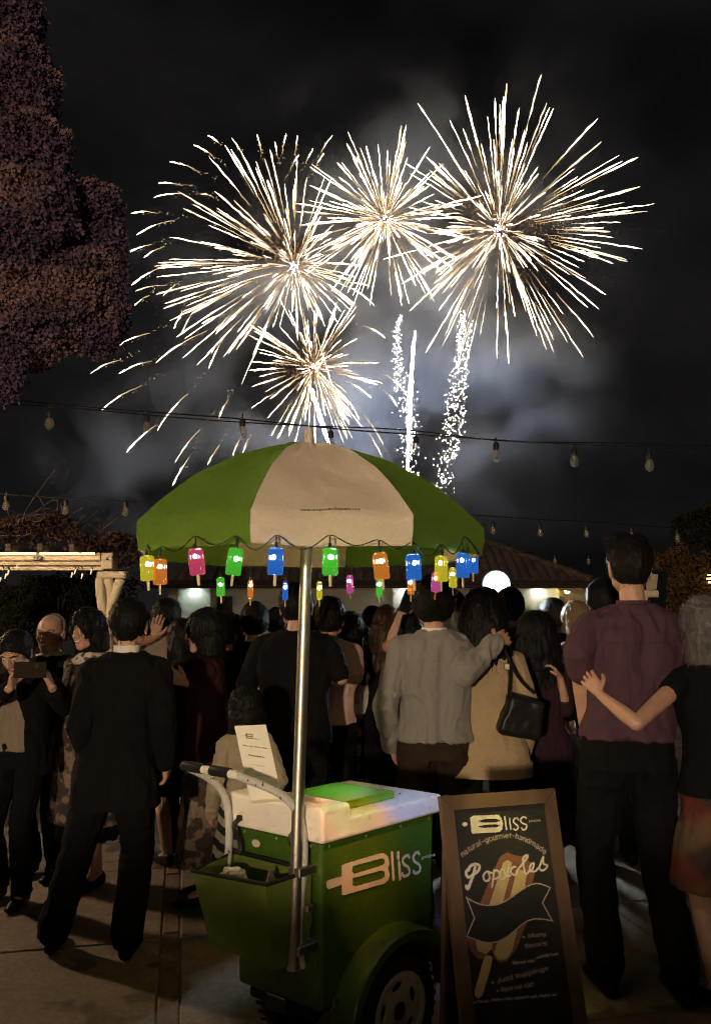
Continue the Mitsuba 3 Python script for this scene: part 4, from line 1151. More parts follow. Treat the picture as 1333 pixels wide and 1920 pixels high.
# rear leg frame of the A
hb = TLs + sn * -.03
for sxx in (.035, SWD - .06):
    a = hb + sx * sxx
    e_ = a - ez * (a[2] - .0) - sn0 * .07
    obj('rear_leg', tube([a, e_], .012, 4), 'sign_wood', sgn)
obj('rear_panel', (lambda a, b: (np.array([a + sx * .05, a + sx * (SWD - .08), b + sx * (SWD - .08), b + sx * .05, a + sx * .05 - sn * .006, a + sx * (SWD - .08) - sn * .006, b + sx * (SWD - .08) - sn * .006, b + sx * .05 - sn * .006]), [[0, 1, 2], [0, 2, 3], [4, 6, 5], [4, 7, 6], [0, 4, 5], [0, 5, 1], [2, 6, 7], [2, 7, 3], [1, 5, 6], [1, 6, 2], [3, 7, 4], [3, 4, 0]]))(hb - ez * .02 - sn0 * .008, hb - ez * .8 - sn0 * .06), 'chalkboard', sgn)
bf_ = Face(TLs + sn * -.008, sx, sy, sn)
sc = lambda x, y: (780 + x * .2476, 1460 + y * .2476)
sp_ = lambda L: [sc(*q) for q in L]
blB = bf_.poly(sp_([(405, 292), (430, 281), (620, 272), (642, 300), (655, 340), (646, 385), (625, 405), (425, 415), (414, 400)])).buffer(-.002).buffer(.002)
blB = blB.difference(bf_.poly(sp_([(462, 320), (520, 306), (600, 304), (634, 317), (600, 331), (500, 333)]))).difference(bf_.poly(sp_([(462, 362), (520, 349), (600, 345), (632, 356), (600, 369), (500, 373)])))
gl = [blB, affinity.scale(Point(*bf_.uv(*sc(365, 345))).buffer(.0062, 16), 1.5, 1), bf_.line(sp_([(666, 288), (680, 385)]), .0052), bf_.line(sp_([(703, 302), (712, 382)]), .0052),
      bf_.curve(sp_([(770, 312), (747, 300), (732, 322), (750, 345), (768, 360), (760, 382), (735, 380)]), .0050), bf_.curve(sp_([(830, 302), (802, 292), (786, 318), (806, 340), (832, 352), (826, 378), (795, 375)]), .0050)]
obj('logo_lettering', bf_.mesh(shapely.ops.unary_union(gl), .001, .0026), 'chalk_white', sgn, label='large chalk lettering Bliss with an ice pop shaped B')
obj('small_lettering', bf_.text('pops', sc(852, 328), sc(942, 322), .0075), 'chalk_pink', sgn)
brown = bf_.poly(sp_([(610, 640), (640, 585), (690, 558), (745, 580), (820, 590), (870, 640), (895, 720), (880, 790), (830, 1100), (760, 1290), (690, 1380), (640, 1400), (590, 1360), (570, 1290), (520, 1360), (470, 1370), (410, 1300), (380, 1180), (500, 900)])).buffer(.003).buffer(-.003)
pop_ = obj('painted_pop', bf_.mesh(brown, .0006, .0003), 'paint_choc', sgn, label='painted chocolate dipped double ice pop')
obj('stripe', bf_.mesh(bf_.poly(sp_([(660, 640), (690, 620), (720, 640), (710, 700), (640, 980), (560, 1290), (520, 1320), (470, 1300), (455, 1240), (560, 940)])).buffer(.002), .0006, .0012), 'paint_pop', pop_)
obj('stripe', bf_.mesh(bf_.poly(sp_([(765, 690), (800, 695), (830, 720), (815, 830), (770, 1100), (720, 1300), (680, 1360), (620, 1365), (595, 1320), (620, 1230), (720, 870)])).buffer(.002), .0006, .0012), 'paint_pop', pop_)
obj('stick', bf_.mesh(bf_.poly(sp_([(515, 1350), (545, 1335), (575, 1350), (565, 1420), (500, 1640), (470, 1665), (440, 1640), (445, 1590)])), .0006, .0014), 'paint_pop', pop_)
topc = [(370, 890), (440, 930), (540, 955), (620, 945), (720, 890), (820, 820), (890, 790), (950, 795), (1015, 825)]
botc = [(1035, 1085), (940, 1065), (870, 1070), (800, 1105), (720, 1175), (640, 1225), (560, 1245), (470, 1230), (375, 1195)]
def dense(L):
    q = np.array(sp_(L)); return [tuple(r[:2]) for r in spline(np.c_[q, 0 * q[:, 0]], 24)]
ban = bf_.poly(dense(topc) + [sc(955, 940)] + dense(botc) + [sc(435, 1055)])
bn = obj('banner', bf_.mesh(ban, .0006, .0020), 'chalkboard', sgn, label='black ribbon banner with pale chalk outline')
obj('outline', bf_.mesh(ban.difference(ban.buffer(-.0032)), .0006, .0028), 'chalk_pink', bn)
pop_lines = [([(395, 690), (374, 708), (384, 742), (430, 724), (470, 690), (474, 660), (440, 648), (402, 668), (392, 690)], .0052), ([(442, 672), (424, 740), (402, 800), (385, 832), (374, 812)], .0056),
             ([(545, 705), (515, 715), (505, 750), (525, 775), (550, 755), (546, 716), (572, 716)], .0036), ([(586, 690), (580, 740), (570, 822)], .0036), ([(584, 716), (610, 695), (625, 720), (605, 755), (584, 756)], .0034),
             ([(630, 745), (655, 690), (668, 720), (665, 750), (638, 756)], .0034), ([(680, 740), (692, 680), (690, 735), (708, 732)], .0034), ([(748, 668), (722, 675), (714, 710), (730, 727), (758, 706)], .0036),
             ([(764, 705), (812, 630), (836, 580), (820, 584), (812, 680), (824, 720), (848, 700)], .0036), ([(850, 692), (884, 662), (884, 640), (864, 650), (860, 690), (884, 702), (912, 680)], .0036), ([(922, 680), (955, 615), (964, 648), (986, 655), (962, 690), (932, 682)], .0036)]
gg = [bf_.curve(sp_(L), w * 1.65) for L, w in pop_lines] + [Point(*bf_.uv(*sc(694, 652))).buffer(.0028, 8)]
obj('script_lettering', bf_.mesh(shapely.ops.unary_union(gg), .0006, .0036), 'chalk_white', sgn, label='cursive chalk lettering Popsicles')
# arched line of small letters
arc = np.array([bf_.uv(*sc(*q)) for q in ((350, 598), (440, 530), (540, 482), (650, 455), (740, 452), (830, 482), (900, 520), (975, 580))])
arcs = spline(np.c_[arc, 0 * arc[:, 0]], 200)[:, :2]
al = np.r_[0, np.cumsum(np.linalg.norm(np.diff(arcs, axis=0), axis=1))]
txt = 'natural-gourmet-handmade'
ms, wds = [], []
for ch in txt:
    m = meshkit.text_mesh(ch, .0125, .0006)
    v = np.asarray(m.vertices).copy(); v[:, 0] -= v[:, 0].min(); ms.append((v, np.asarray(m.faces))); wds.append(np.ptp(v[:, 0]) + .0022)
k = al[-1] / sum(wds); at_ = 0; out = []
for (v, f), w in zip(ms, wds):
    mid = at_ * k + w * k / 2
    j = min(int(np.searchsorted(al, mid)), 198)
    t_ = unit(np.r_[arcs[j + 1] - arcs[j], 0])[:2]; pos = arcs[j]
    q = pos + (v[:, :1] * k - w * k / 2) * t_ + v[:, 1:2] * k * np.array([-t_[1], t_[0]])
    out.append((bf_.o + q[:, :1] * sx + q[:, 1:] * sy + (v[:, 2:] + .0004) * sn, f)); at_ += w
obj('arched_lettering', cat(out), 'chalk_pink', sgn)
for tx, a, b, h in (('• Many', (805, 1212), (985, 1190), .012), ('flavors!', (822, 1285), (992, 1258), .012), ('• Add toppings', (572, 1560), (1000, 1448), .012), ('• Rent our cart', (612, 1622), (890, 1570), .012), ('www.', (425, 1705), (560, 1692), .010)):
    obj('chalk_line', bf_.text(tx, sc(*a), sc(*b), h), 'chalk_pink', sgn)
for i, (a, b, h) in enumerate((((730, 1412), (895, 1390), .010), ((905, 1372), (1075, 1335), .010), ((570, 1690), (1060, 1648), .009))):
    obj('chalk_line', bf_.mesh(scrawl(bf_, sc(*a), sc(*b), h, 50 + i, .0018), .0006, .0004), 'chalk_pink', sgn)
# ------------------------------------------------------------------ people
def ring(hw, hd, z, cy=0.0, n=14):
    t = np.arange(n) * 2 * np.pi / n
    # slightly squared ellipse
    c, s = np.cos(t), np.sin(t)
    return np.stack([hw * np.sign(c) * np.abs(c) ** .85, cy + hd * np.sign(s) * np.abs(s) ** .85, np.full(n, z)], 1)

TORSO = {'m': [(1.475, .070, .058, -.012), (1.43, .150, .078, -.012), (1.37, .185, .100, -.008), (1.26, .182, .116, .0), (1.12, .158, .106, .004), (1.02, .155, .108, .0), (.93, .168, .118, -.012), (.84, .172, .118, -.02)],
         'f': [(1.475, .058, .050, -.010), (1.43, .125, .068, -.010), (1.37, .158, .086, .0), (1.27, .150, .112, .012), (1.13, .124, .092, .004), (1.04, .132, .096, -.002), (.93, .170, .112, -.014), (.84, .176, .112, -.02)]}

def ik(S, W_, l1, l2, hint):
    v = W_ - S; d = np.linalg.norm(v)
    if d > (l1 + l2) * .999: v = v / d * (l1 + l2) * .999; d = (l1 + l2) * .999; W_ = S + v
    x = (l1 * l1 - l2 * l2 + d * d) / (2 * d)
    h = math.sqrt(max(l1 * l1 - x * x, 0))
    u = v / d
    k = np.asarray(hint, float); k = unit(k - u * np.dot(k, u))
    return S + u * x + k * h, W_

def hand_parts(wrist, d, nrm, side, curl, s=1.0):
    d = unit(d); n0 = unit(nrm - d * np.dot(nrm, d)); t = np.cross(d, n0) * side
    out = []
    kn = [wrist + s * (d * (.088 - .006 * abs(k - 1.3)) + t * (.030 - .0205 * k)) for k in range(4)]
    out.append(hull(sph(wrist, .021 * s), *[sph(q, .0112 * s) for q in kn], sph(wrist + s * (d * .03 + t * .024 + n0 * .004), .014 * s)))
    for k, L in enumerate((.070, .079, .073, .057)):
        p, ang = kn[k], 0.0
        for j, (fr, r0, r1) in enumerate(((.45, .0100, .0092), (.30, .0092, .0085), (.25, .0085, .0070))):
            ang += curl * (.8 + .12 * k) * (.75 if j == 0 else 1.0)
            dd = unit(d * math.cos(ang) + n0 * math.sin(ang) + t * (.07 - .045 * k))
            q = p + dd * L * fr * s
            out.append(hull(sph(p, r0 * s), sph(q, r1 * s)))
            p = q
    b = wrist + s * (d * .028 + t * .026)
    m = b + s * unit(d * .62 + t * .72 + n0 * .30) * .043
    e = m + s * unit(d * .90 + t * .25 + n0 * .35 * (1 + curl)) * .032
    out += [hull(sph(b, .0150 * s), sph(m, .0112 * s)), hull(sph(m, .0110 * s), sph(e, .0088 * s))]
    return out

def fold_disp(seed, amp, kind):
    r = np.random.default_rng(seed)
    o = r.uniform(0, 50, 3)
    def fn(v):
        if kind == 'drape':   q = v * [13, 13, 2.6]
        elif kind == 'skirt': q = v * [15, 15, 1.1]
        elif kind == 'knit':  q = v * [6, 6, 4]
        else:                 q = v * [8, 8, 9]
        q = q + (meshkit.fbm(v * 4 + o, 2, seed)[:, None] - .5) * 1.6
        n = meshkit.fbm(q + o, 3, seed)
        ridge = 1 - np.abs(2 * n - 1)
        return amp * (ridge - .78) * 2.9
    return fn

LOD = {0: (.010, .010, .009), 1: (.016, .017, .014), 2: (.024, .026, .020)}

def person(label, px, ytop, Y, face=0.0, sex='m', top=None, bottom=None, hair=None, arms=None, feet=None, lean=(0, 0), head=(0, 0, 0), bw=1.0, lod=1, skin='skin',
           group=None, foot_h=0.0, hairvol=.012, seed=None, hscale=1.0, nlen=.066, seams=None, shoes='dark_leather', H=None, extra=None, stance=.0, sx=0.0):
    """face: degrees, 0 = back to the camera, 90 = facing left, 180 = facing the camera. Targets of arms and feet are points of the place or local points."""
    hp = P(px, ytop, Y)
    H = H or hp[2]
    s = H / 1.755
    seed = seed if seed is not None else int(px * 7 + ytop)
    r = np.random.default_rng(seed)
    th = math.radians(face)
    RZ = rotz(th)
    origin = np.array([hp[0] - lean[0] * math.cos(th) * s, Y - lean[0] * math.sin(th) * s, 0.0]) + RZ @ np.array([sx, 0, 0])
    toW = lambda v: v * s @ RZ.T + origin
    toL = lambda q: (np.asarray(q, float) - origin) @ RZ / s
    e_body, e_cloth, e_hair = LOD[lod]
    k = thing('person', label, 'person', group)
    def bend(v):          # lean of the upper body about the hips
        v = np.asarray(v, float)
        t = np.clip((v[..., 2:] - .92) / .55, 0, 1.6)
        return v + np.concatenate([t * lean[0], t * lean[1], 0 * t], -1)
    bt_ = lambda q: bend(np.asarray(q, float))
    sw = (.168 if sex == 'm' else .145) * bw
    tor = [(z, hw * bw, hd * (1 + (bw - 1) * .7), cy) for z, hw, hd, cy in TORSO[sex]]
    sh = {1: bt_([sw, -.005, 1.378]), -1: bt_([-sw, -.005, 1.378])}
    l1, l2 = .295, .262
    # arms
    A = {}
    for sd in (1, -1):
        a = dict((arms or {}).get(sd, {}))
        if 'w' in a: wr_ = toL(P(*a['w']))
        elif 'lw' in a: wr_ = np.asarray(a['lw'], float)
        else: wr_ = bt_([sd * (sw + .055 + r.uniform(-.01, .03)), .05 + r.uniform(-.03, .05), .885])
        if 'e' in a:
            el = toL(P(*a['e']))
        else:
            el, wr_ = ik(sh[sd], wr_, l1, l2, a.get('hint', [sd * .5, -.8, -.2]))
        hd_ = (toL(P(*a['tip'])) - wr_) if 'tip' in a else (np.asarray(a['hd'], float) if 'hd' in a else unit(wr_ - el) + [0, .1, 0])
        nr = np.asarray(a.get('hn', [-sd * 1.0, .15, .1]), float)
        A[sd] = (sh[sd], el, wr_, hd_, nr, a.get('curl', .35))
    hip = {1: np.array([.088 * bw, -.005, .90]), -1: np.array([-.088 * bw, -.005, .90])}
    L = {}
    for sd in (1, -1):
        f = (feet or {}).get(sd)
        if f is None: an = np.array([sd * (.095 + stance), -.035 + r.uniform(-.04, .04), .085])
        else:
            f = np.asarray(f, float)
            an = np.array([f[0], f[1], .085]) if len(f) == 2 else toL(f) + [0, 0, .085]
        kn, an = ik(hip[sd], an, .43, .415, [sd * .12, 1, 0])
        L[sd] = (hip[sd], kn, an)
    # head frame
    neck = bt_([0, -.012, 1.452])
    hy, hpch, hr = (math.radians(q) for q in head)
    HR = rotz(hy) @ rotx(hpch) @ roty(hr)
    nt = neck + HR @ np.array([0, .012, nlen])
    hc = nt + HR @ np.array([0, .018, .098])     # cranium centre
    hs = (1.13 if sex == 'm' else 1.10) * hscale
    if H < 1.35: hs = 1.30
    hd3 = lambda v: hc + (np.asarray(v, float) * hs) @ HR.T
    def hsph(c, rr, ico=ICO2): return hc + ((np.asarray(c, float) + ico * np.asarray(rr, float)) * hs) @ HR.T
    # ---- body: one continuous surface
    parts = []
    rings = [bend(ring(hw * .93, hd * .93, z, cy)) for z, hw, hd, cy in tor]
    parts += [hull(a, b) for a, b in zip(rings[:-1], rings[1:])]
    parts.append(hull(sph(neck, .055 if sex == 'm' else .047), sph(nt, .052 if sex == 'm' else .044)))
    parts.append(hull(sph(bt_([0, -.014, 1.425]), [.09, .045, .03]), sph(neck + [0, 0, .01], .048)))
    cran = hsph([0, -.004, .022], [.075, .094, .094])
    parts.append(hull(cran, hsph([0, .055, -.012], [.055, .035, .05], ICO1)))
    parts.append(hull(hsph([0, .05, .0], [.06, .04, .05], ICO1), hsph([.043, .012, -.062], .026, ICO1), hsph([-.043, .012, -.062], .026, ICO1), hsph([0, .068, -.092], [.028, .022, .020], ICO1), hsph([0, -.03, -.02], [.06, .05, .05], ICO1)))
    parts.append(hull(hsph([.034, .058, -.022], .026, ICO1), hsph([-.034, .058, -.022], .026, ICO1), hsph([0, .075, -.05], [.03, .02, .018], ICO1)))
    parts.append(hull(hsph([0, .094, .018], .0075, ICO1), hsph([0, .113, -.026], .0105, ICO1), hsph([.014, .096, -.032], .0085, ICO1), hsph([-.014, .096, -.032], .0085, ICO1)))
    parts.append(hull(hsph([.04, .078, .026], .011, ICO1), hsph([-.04, .078, .026], .011, ICO1), hsph([0, .088, .03], .012, ICO1)))
    for sd in (1, -1):
        parts.append(hull(hsph([sd * .074, -.002, -.012], [.008, .016, .026], ICO1), hsph([sd * .084, -.014, .006], [.006, .014, .020], ICO1), hsph([sd * .080, -.008, -.034], [.006, .008, .010], ICO1)))
    for sd in (1, -1):
        S, E, Wr, hd_, nr, curl = A[sd]
        m = 1.0 if sex == 'm' else .84
        parts.append(hull(sph(S, .056 * m), sph(S + (E - S) * .45, .046 * m), ))
        parts.append(hull(sph(S + (E - S) * .45, .046 * m), sph(E, .038 * m)))
        parts.append(hull(sph(E, .038 * m), sph(E + (Wr - E) * .3, .041 * m)))
        parts.append(hull(sph(E + (Wr - E) * .3, .041 * m), sph(Wr, .025 * m)))
        parts += hand_parts(Wr, hd_, nr, sd, curl, 1.0 if sex == 'm' else .92)
        Hh, K, An = L[sd]
        parts.append(hull(sph(Hh, .082), sph(K, .052)))
        parts.append(hull(sph(K, .052), sph(K + (An - K) * .32 + [0, -.018, 0], .053)))
        parts.append(hull(sph(K + (An - K) * .32 + [0, -.018, 0], .053), sph(An, .036)))
        parts.append(hull(sph(An, .034), sph(An + [0, -.03, -.05], .026), sph(An + [sd * .015, .13, -.062], [.035, .03, .018])))
    man = union(parts)
    v, f = soften(man, e_body, 5)
    obj('body', (toW(v), f), skin, k, smooth=True)
    # ---- bottom
    def legs_cloth(mat, name='trousers', wide=1.0, zt=1.03, ankle=.0, amp=.007):
        q = []
        up = [(z, hw, hd, cy) for z, hw, hd, cy in tor if z < zt + .04]
        up = [(zt, np.interp(-zt, [-t[0] for t in tor], [t[1] for t in tor]), np.interp(-zt, [-t[0] for t in tor], [t[2] for t in tor]), 0)] + [t for t in up if t[0] < zt - .02]
        rr = [bend(ring(hw + .012, hd + .012, z, cy)) for z, hw, hd, cy in up]
        q += [hull(a, b) for a, b in zip(rr[:-1], rr[1:])]
        for sd in (1, -1):
            Hh, K, An = L[sd]
            q.append(hull(sph(Hh + [0, -.012, 0], .099 * wide), sph(K, .072 * wide)))
            q.append(hull(sph(K, .072 * wide), sph(An + [0, -.005, .05 + ankle], .066 * wide), sph(An + [0, -.002, .0 + ankle], [.066 * wide, .07 * wide, .02])))
            q.append(hull(sph(An + [0, .012, -.025 + ankle], [.058 * wide, .072 * wide, .02]), sph(An + [0, 0, .08 + ankle], .06 * wide)))
        q.append(hull(sph(hip[1], .085), sph(hip[-1], .085)))
        for sd in (1, -1):
            lo_ = rr[-1][rr[-1][:, 0] * sd > -.02]
            q.append(hull(lo_, sph(L[sd][0] + (L[sd][1] - L[sd][0]) * .30, .088 * wide)))
        v, f = soften(union(q), e_cloth, 7, fold_disp(seed + 1, amp, 'crease'))
        return obj(name, (toW(v), f), mat, k, smooth=True)
    def skirt(mat, zt, zb, flare, name='skirt', amp=.012, foldk='skirt'):
        q = []
        zs = np.linspace(zt, zb, 7)
        prev = None
        for i, z in enumerate(zs):
            hw = np.interp(-z, [-t[0] for t in tor], [t[1] for t in tor]) + .016
            hd = np.interp(-z, [-t[0] for t in tor], [t[2] for t in tor]) + .016
            if z < .84:
                u = (.84 - z) / max(.84 - zb, .05)
                hw = (.19 + flare * u) * bw; hd = (.135 + flare * .8 * u)
            cur = bend(ring(hw, hd, z, -.01, 22))
            if prev is not None: q.append(hull(prev, cur))
            prev = cur
        v, f = soften(union(q), e_cloth, 5, fold_disp(seed + 2, amp, foldk))
        return obj(name, (toW(v), f), mat, k, smooth=True)
    # ---- top
    def top_cloth(mat, name='shirt', open_=0, zh=.90, sleeve=1.0, ease=.016, flare=.0, amp=.008, kind='drape', collar=.0, neckz=1.478, hemd=0.0):
        q = []
        zs = sorted({z for z in [t[0] for t in tor] if z > zh + .02} | {zh}, reverse=True)
        zs = sorted({z for z in zs if z <= neckz} | {neckz, (neckz + 1.43) / 2}, reverse=True)
        prev = None
        for z in zs:
            hw = np.interp(-z, [-t[0] for t in tor], [t[1] for t in tor]) + ease
            hd = np.interp(-z, [-t[0] for t in tor], [t[2] for t in tor]) + ease
            u = np.clip((1.30 - z) / (1.30 - zh + 1e-6), 0, 1)
            hw += flare * u; hd += flare * .8 * u
            cur = bend(ring(hw, hd, z, np.interp(-z, [-t[0] for t in tor], [t[3] for t in tor]), 20))
            if prev is not None: q.append(hull(prev, cur))
            prev = cur
        for sd in (1, -1):
            S, E, Wr, *_ = A[sd]
            m = 1.0 if sex == 'm' else .86
            e1 = min(sleeve * 2, 1.0)
            q.append(hull(sph(S, (.064 + ease * .5) * m), sph(S + (E - S) * e1, (.050 + ease * .5) * m)))
            q.append(hull(sph(S, (.062 + ease * .5) * m), sph(bt_([sd * sw * .55, -.008, 1.42]), .055 * m), sph(bt_([sd * sw * .8, 0, 1.30]), .07 * m)))
            if sleeve > .5:
                e2 = (sleeve - .5) * 2
                q.append(hull(sph(E, (.050 + ease * .5) * m), sph(E + (Wr - E) * e2 * .97, (.036 + ease * .55) * m)))
        if collar:
            q.append(hull(sph(neck + [0, -.004, -.01], [.066, .062, .02]), sph(neck + HR @ np.array([0, 0, collar]), [.061, .060, .010])))
        q = union(q)
        if open_: q = q - hullp([bend(np.array(t)).tolist() for t in ((-.02, .02, 1.40), (.02, .02, 1.40), (-.02, .5, 1.40), (.02, .5, 1.40), (-open_, .03, 1.15), (open_, .03, 1.15), (-open_, .5, 1.15), (open_, .5, 1.15), (-open_ * 1.2, .03, .6), (open_ * 1.2, .03, .6), (-open_ * 1.2, .5, .6), (open_ * 1.2, .5, .6))])
        v, f = soften(q, e_cloth, 6, fold_disp(seed + 3, amp, kind))
        ck = obj(name, (toW(v), f), mat, k, smooth=True)
        if seams and name in ('shirt', 'jacket'):
            tm_ = trimesh.Trimesh(v, f, process=False)
            tb = []
            for L_ in seams:
                q_ = np.array(L_, float)
                q_ = np.stack([np.interp(np.linspace(0, len(q_) - 1, 40), np.arange(len(q_)), q_[:, i]) for i in (0, 1)], 1)
                o_ = np.stack([q_[:, 0], np.full(40, -1.0), q_[:, 1]], 1)
                loc, ri, _ = tm_.ray.intersects_location(o_, np.tile([0, 1.0, 0], (40, 1)), multiple_hits=False)
                loc = loc[np.argsort(ri)]
                if len(loc) > 4: tb.append(tube(loc, .0022, 5))
            if tb: obj('seam', (lambda vf: (toW(vf[0]), vf[1]))(cat(tb)), mat, ck, smooth=True, kind='stuff')
        return ck
    def ringband(mat, z0, z1, name, ease=.02):
        hw = lambda z: np.interp(-z, [-t[0] for t in tor], [t[1] for t in tor]) + ease
        hd = lambda z: np.interp(-z, [-t[0] for t in tor], [t[2] for t in tor]) + ease
        cy = lambda z: np.interp(-z, [-t[0] for t in tor], [t[3] for t in tor])
        return obj(name, (lambda vf: (toW(vf[0]), vf[1]))(arr(hull(bend(ring(hw(z0), hd(z0), z0, cy(z0), 24)), bend(ring(hw(z1), hd(z1), z1, cy(z1), 24))))), mat, k, smooth=40)
    def collar_band(mat, z=.0, h=.03, r_=.061):
        a = neck + HR @ np.array([0, -.002, .012 + z]); 
        v, f = lathe([[r_ - .006, 0], [r_ + .002, -.004], [r_, h], [r_ - .005, h], [r_ - .006, 0]], 24)
        return obj('collar', (toW(a + v @ HR.T), f), mat, k, smooth=40)
    for spec in (bottom or []):
        fn = {'trousers': legs_cloth, 'skirt': skirt}[spec[0]]
        fn(*spec[1:-1], **spec[-1]) if isinstance(spec[-1], dict) else fn(*spec[1:])
    for spec in (top or []):
        fn = {'top': top_cloth, 'collar': collar_band, 'band': ringband}[spec[0]]
        fn(*spec[1:-1], **spec[-1]) if isinstance(spec[-1], dict) else fn(*spec[1:])
    # ---- shoes
    for sd in (1, -1):
        An = L[sd][2]
        m = hull(sph(An + [0, -.045, -.055], [.034, .03, .026]), sph(An + [0, -.02, -.02], [.036, .045, .03]), sph(An + [sd * .012, .14, -.060], [.043, .05, .022]), sph(An + [sd * .005, .05, -.035], [.040, .05, .03]))
        m = m.trim_by_plane([0, 0, 1], float(An[2] - .0845))
        obj('shoe', (toW(soften(m, .02, 2)[0] if lod == 0 else arr(m)[0]), soften(m, .02, 2)[1] if lod == 0 else arr(m)[1]), shoes, k, smooth=50)
    # ---- hair
    def strands(v, amp=.006, fr=(75, 75, 9)):
        l = (v - hc) @ HR
        n = meshkit.fbm(l * np.array(fr) + seed, 3, seed % 50) - .5
        c = meshkit.fbm(l * 13.0 + seed, 2, 3) - .5
        return amp * 2 * n + amp * 2.2 * c
    if hair:
        style, mat = hair
        hv = hairvol
        cap = hullp(hsph([0, -.006, .026], [.077 + hv, .096 + hv, .095 + hv * 1.15]))
        box_face = hull(hsph([0, .12, -.05], [.066, .06, .105], ICO2))
        if style == 'short':
            n_ = HR @ unit([0, -.765, .646]); o_ = hd3([0, .085, .060])
            m = cap.trim_by_plane(n_.tolist(), float(n_ @ o_))
            sb = [hull(hsph([sd * .073, .01, .02], [.010, .025, .03], ICO1), hsph([sd * .074, .022, -.02], [.006, .010, .012], ICO1)) for sd in (1, -1)]
            m = union([m] + sb)
        elif style == 'quiff':
            n_ = HR @ unit([0, -.765, .646]); o_ = hd3([0, .085, .066])
            m = cap.trim_by_plane(n_.tolist(), float(n_ @ o_))
            m = union([m, hull(hsph([-.02, .06, .118], [.045, .04, .022], ICO1), hsph([-.045, .035, .128], [.022, .03, .016], ICO1), hsph([.02, -.02, .112], [.05, .05, .016], ICO1)),
                       hull(hsph([-.055, .05, .122], [.018, .025, .012], ICO1), hsph([-.03, .07, .105], [.03, .02, .02], ICO1))])
        elif style == 'fringe':   # bald crown, fringe round the back
            n_ = HR @ unit([0, -.9, -.45]); o_ = hd3([0, -.02, .055])
            m = cap.trim_by_plane(n_.tolist(), float(n_ @ o_))
            n2 = HR @ unit([0, -.5, .86]); m = m.trim_by_plane(n2.tolist(), float(n2 @ hd3([0, -.06, -.08])))
        elif style == 'bob':
            m = union([cap, hull(hsph([0, -.03, -.03], [.092 + hv, .078 + hv, .08]), hsph([0, -.03, -.115], [.090 + hv, .070, .03])),
                       hull(hsph([0, .05, .085], [.06, .045, .02], ICO1), hsph([0, -.01, .10], [.08, .08, .02], ICO1))])
            m = m - hull(hsph([0, .13, -.06], [.060, .07, .108], ICO2), hsph([0, .16, -.10], [.058, .07, .12], ICO1))
        elif style == 'long':
            m = union([cap, hull(hsph([0, -.035, -.02], [.088 + hv, .072 + hv, .08]), hsph([0, -.06, -.17], [.100 + hv, .060 + hv * .5, .05])),
                       hull(hsph([0, -.055, -.15], [.098 + hv, .055 + hv * .5, .04]), hsph([0, -.075, -.30], [.085 + hv, .045, .05]))])
            m = m - hull(hsph([0, .13, -.06], [.060, .07, .100], ICO2), hsph([0, .16, -.12], [.058, .07, .14], ICO1))
        elif style == 'bun':
            m = union([cap, hullp(hsph([0, -.11, .04], [.045, .04, .045]))])
            m = m - hull(hsph([0, .13, -.06], [.064, .075, .108], ICO2), hsph([0, .0, -.16], [.07, .09, .05], ICO1))
        v, f = soften(m, e_hair, 4, lambda v: strands(v,    .007 if style in ('short', 'quiff', 'fringe') else .011))
        hk = obj('hair', (toW(v), f), mat, k, smooth=True)
        if lod <= 1 and style != 'fringe':
            vn = vnormals(v, f)
            idx = r.choice(len(v), 900 if lod == 0 else 420)
            ws = []
            for j in idx:
                lp = (v[j] - hc) @ HR
                down = HR @ np.array([r.normal() * .25, -.35, -1.0])
                tg = down - vn[j] * np.dot(down, vn[j])
                d0 = unit(vn[j] * r.uniform(.15, .8) + unit(tg) * .7 + r.normal(size=3) * .25)
                Ls = r.uniform(.010, .022) if style in ('short', 'quiff') else r.uniform(.02, .055)
                if style == 'quiff' and lp[2] > .09: Ls *= 1.8; down = HR @ np.array([-.5, .5, .5])
                p0 = v[j] - d0 * .003
                ws.append(tube([p0, p0 + d0 * Ls * .5, p0 + d0 * Ls * .7 + down * Ls * .5], [.0012, .0010, .0004], 3, cap=False))
            wv, wf = cat(ws)
            obj('loose_strands', (toW(wv), wf), mat, hk, kind='stuff')
    # ---- face details
    fa = abs((face + head[0] + 180) % 360 - 180)
    if fa > 50:
        for sd in (1, -1):
            ey = obj('eye', (toW(hd3([sd * .031, .0825, .006]) + (ICO2 * [.0125, .0075, .0058] * hs) @ HR.T), ICO2F), 'eye_white', k, smooth=True)
            obj('pupil', (toW(hd3([sd * .031 - .001, .0885, .006]) + (ICO1 * [.0048, .0022, .0048] * hs) @ HR.T), ICO1F), 'hair_black', ey)
            obj('eyebrow', (lambda vf: (toW(vf[0]), vf[1]))(arr(hull(hsph([sd * .018, .096, .027], [.004, .003, .003], ICO1), hsph([sd * .035, .092, .032], [.006, .003, .0035], ICO1), hsph([sd * .050, .080, .026], [.003, .003, .0025], ICO1)))), hair[1] if hair else 'hair_black', k)
        mo = obj('mouth', (lambda vf: (toW(vf[0]), vf[1]))(arr(hull(hsph([0, .0935, -.060], [.016, .006, .0075], ICO1), hsph([.022, .086, -.054], [.004, .004, .003], ICO1), hsph([-.022, .086, -.054], [.004, .004, .003], ICO1)))), 'lip', k)
        if extra and 'smile' in extra:
            obj('teeth', (lambda vf: (toW(vf[0]), vf[1]))(arr(hull(hsph([0, .0965, -.0585], [.014, .0045, .0040], ICO1), hsph([.016, .0925, -.0555], [.003, .003, .002], ICO1), hsph([-.016, .0925, -.0555], [.003, .003, .002], ICO1)))), 'teeth', mo)
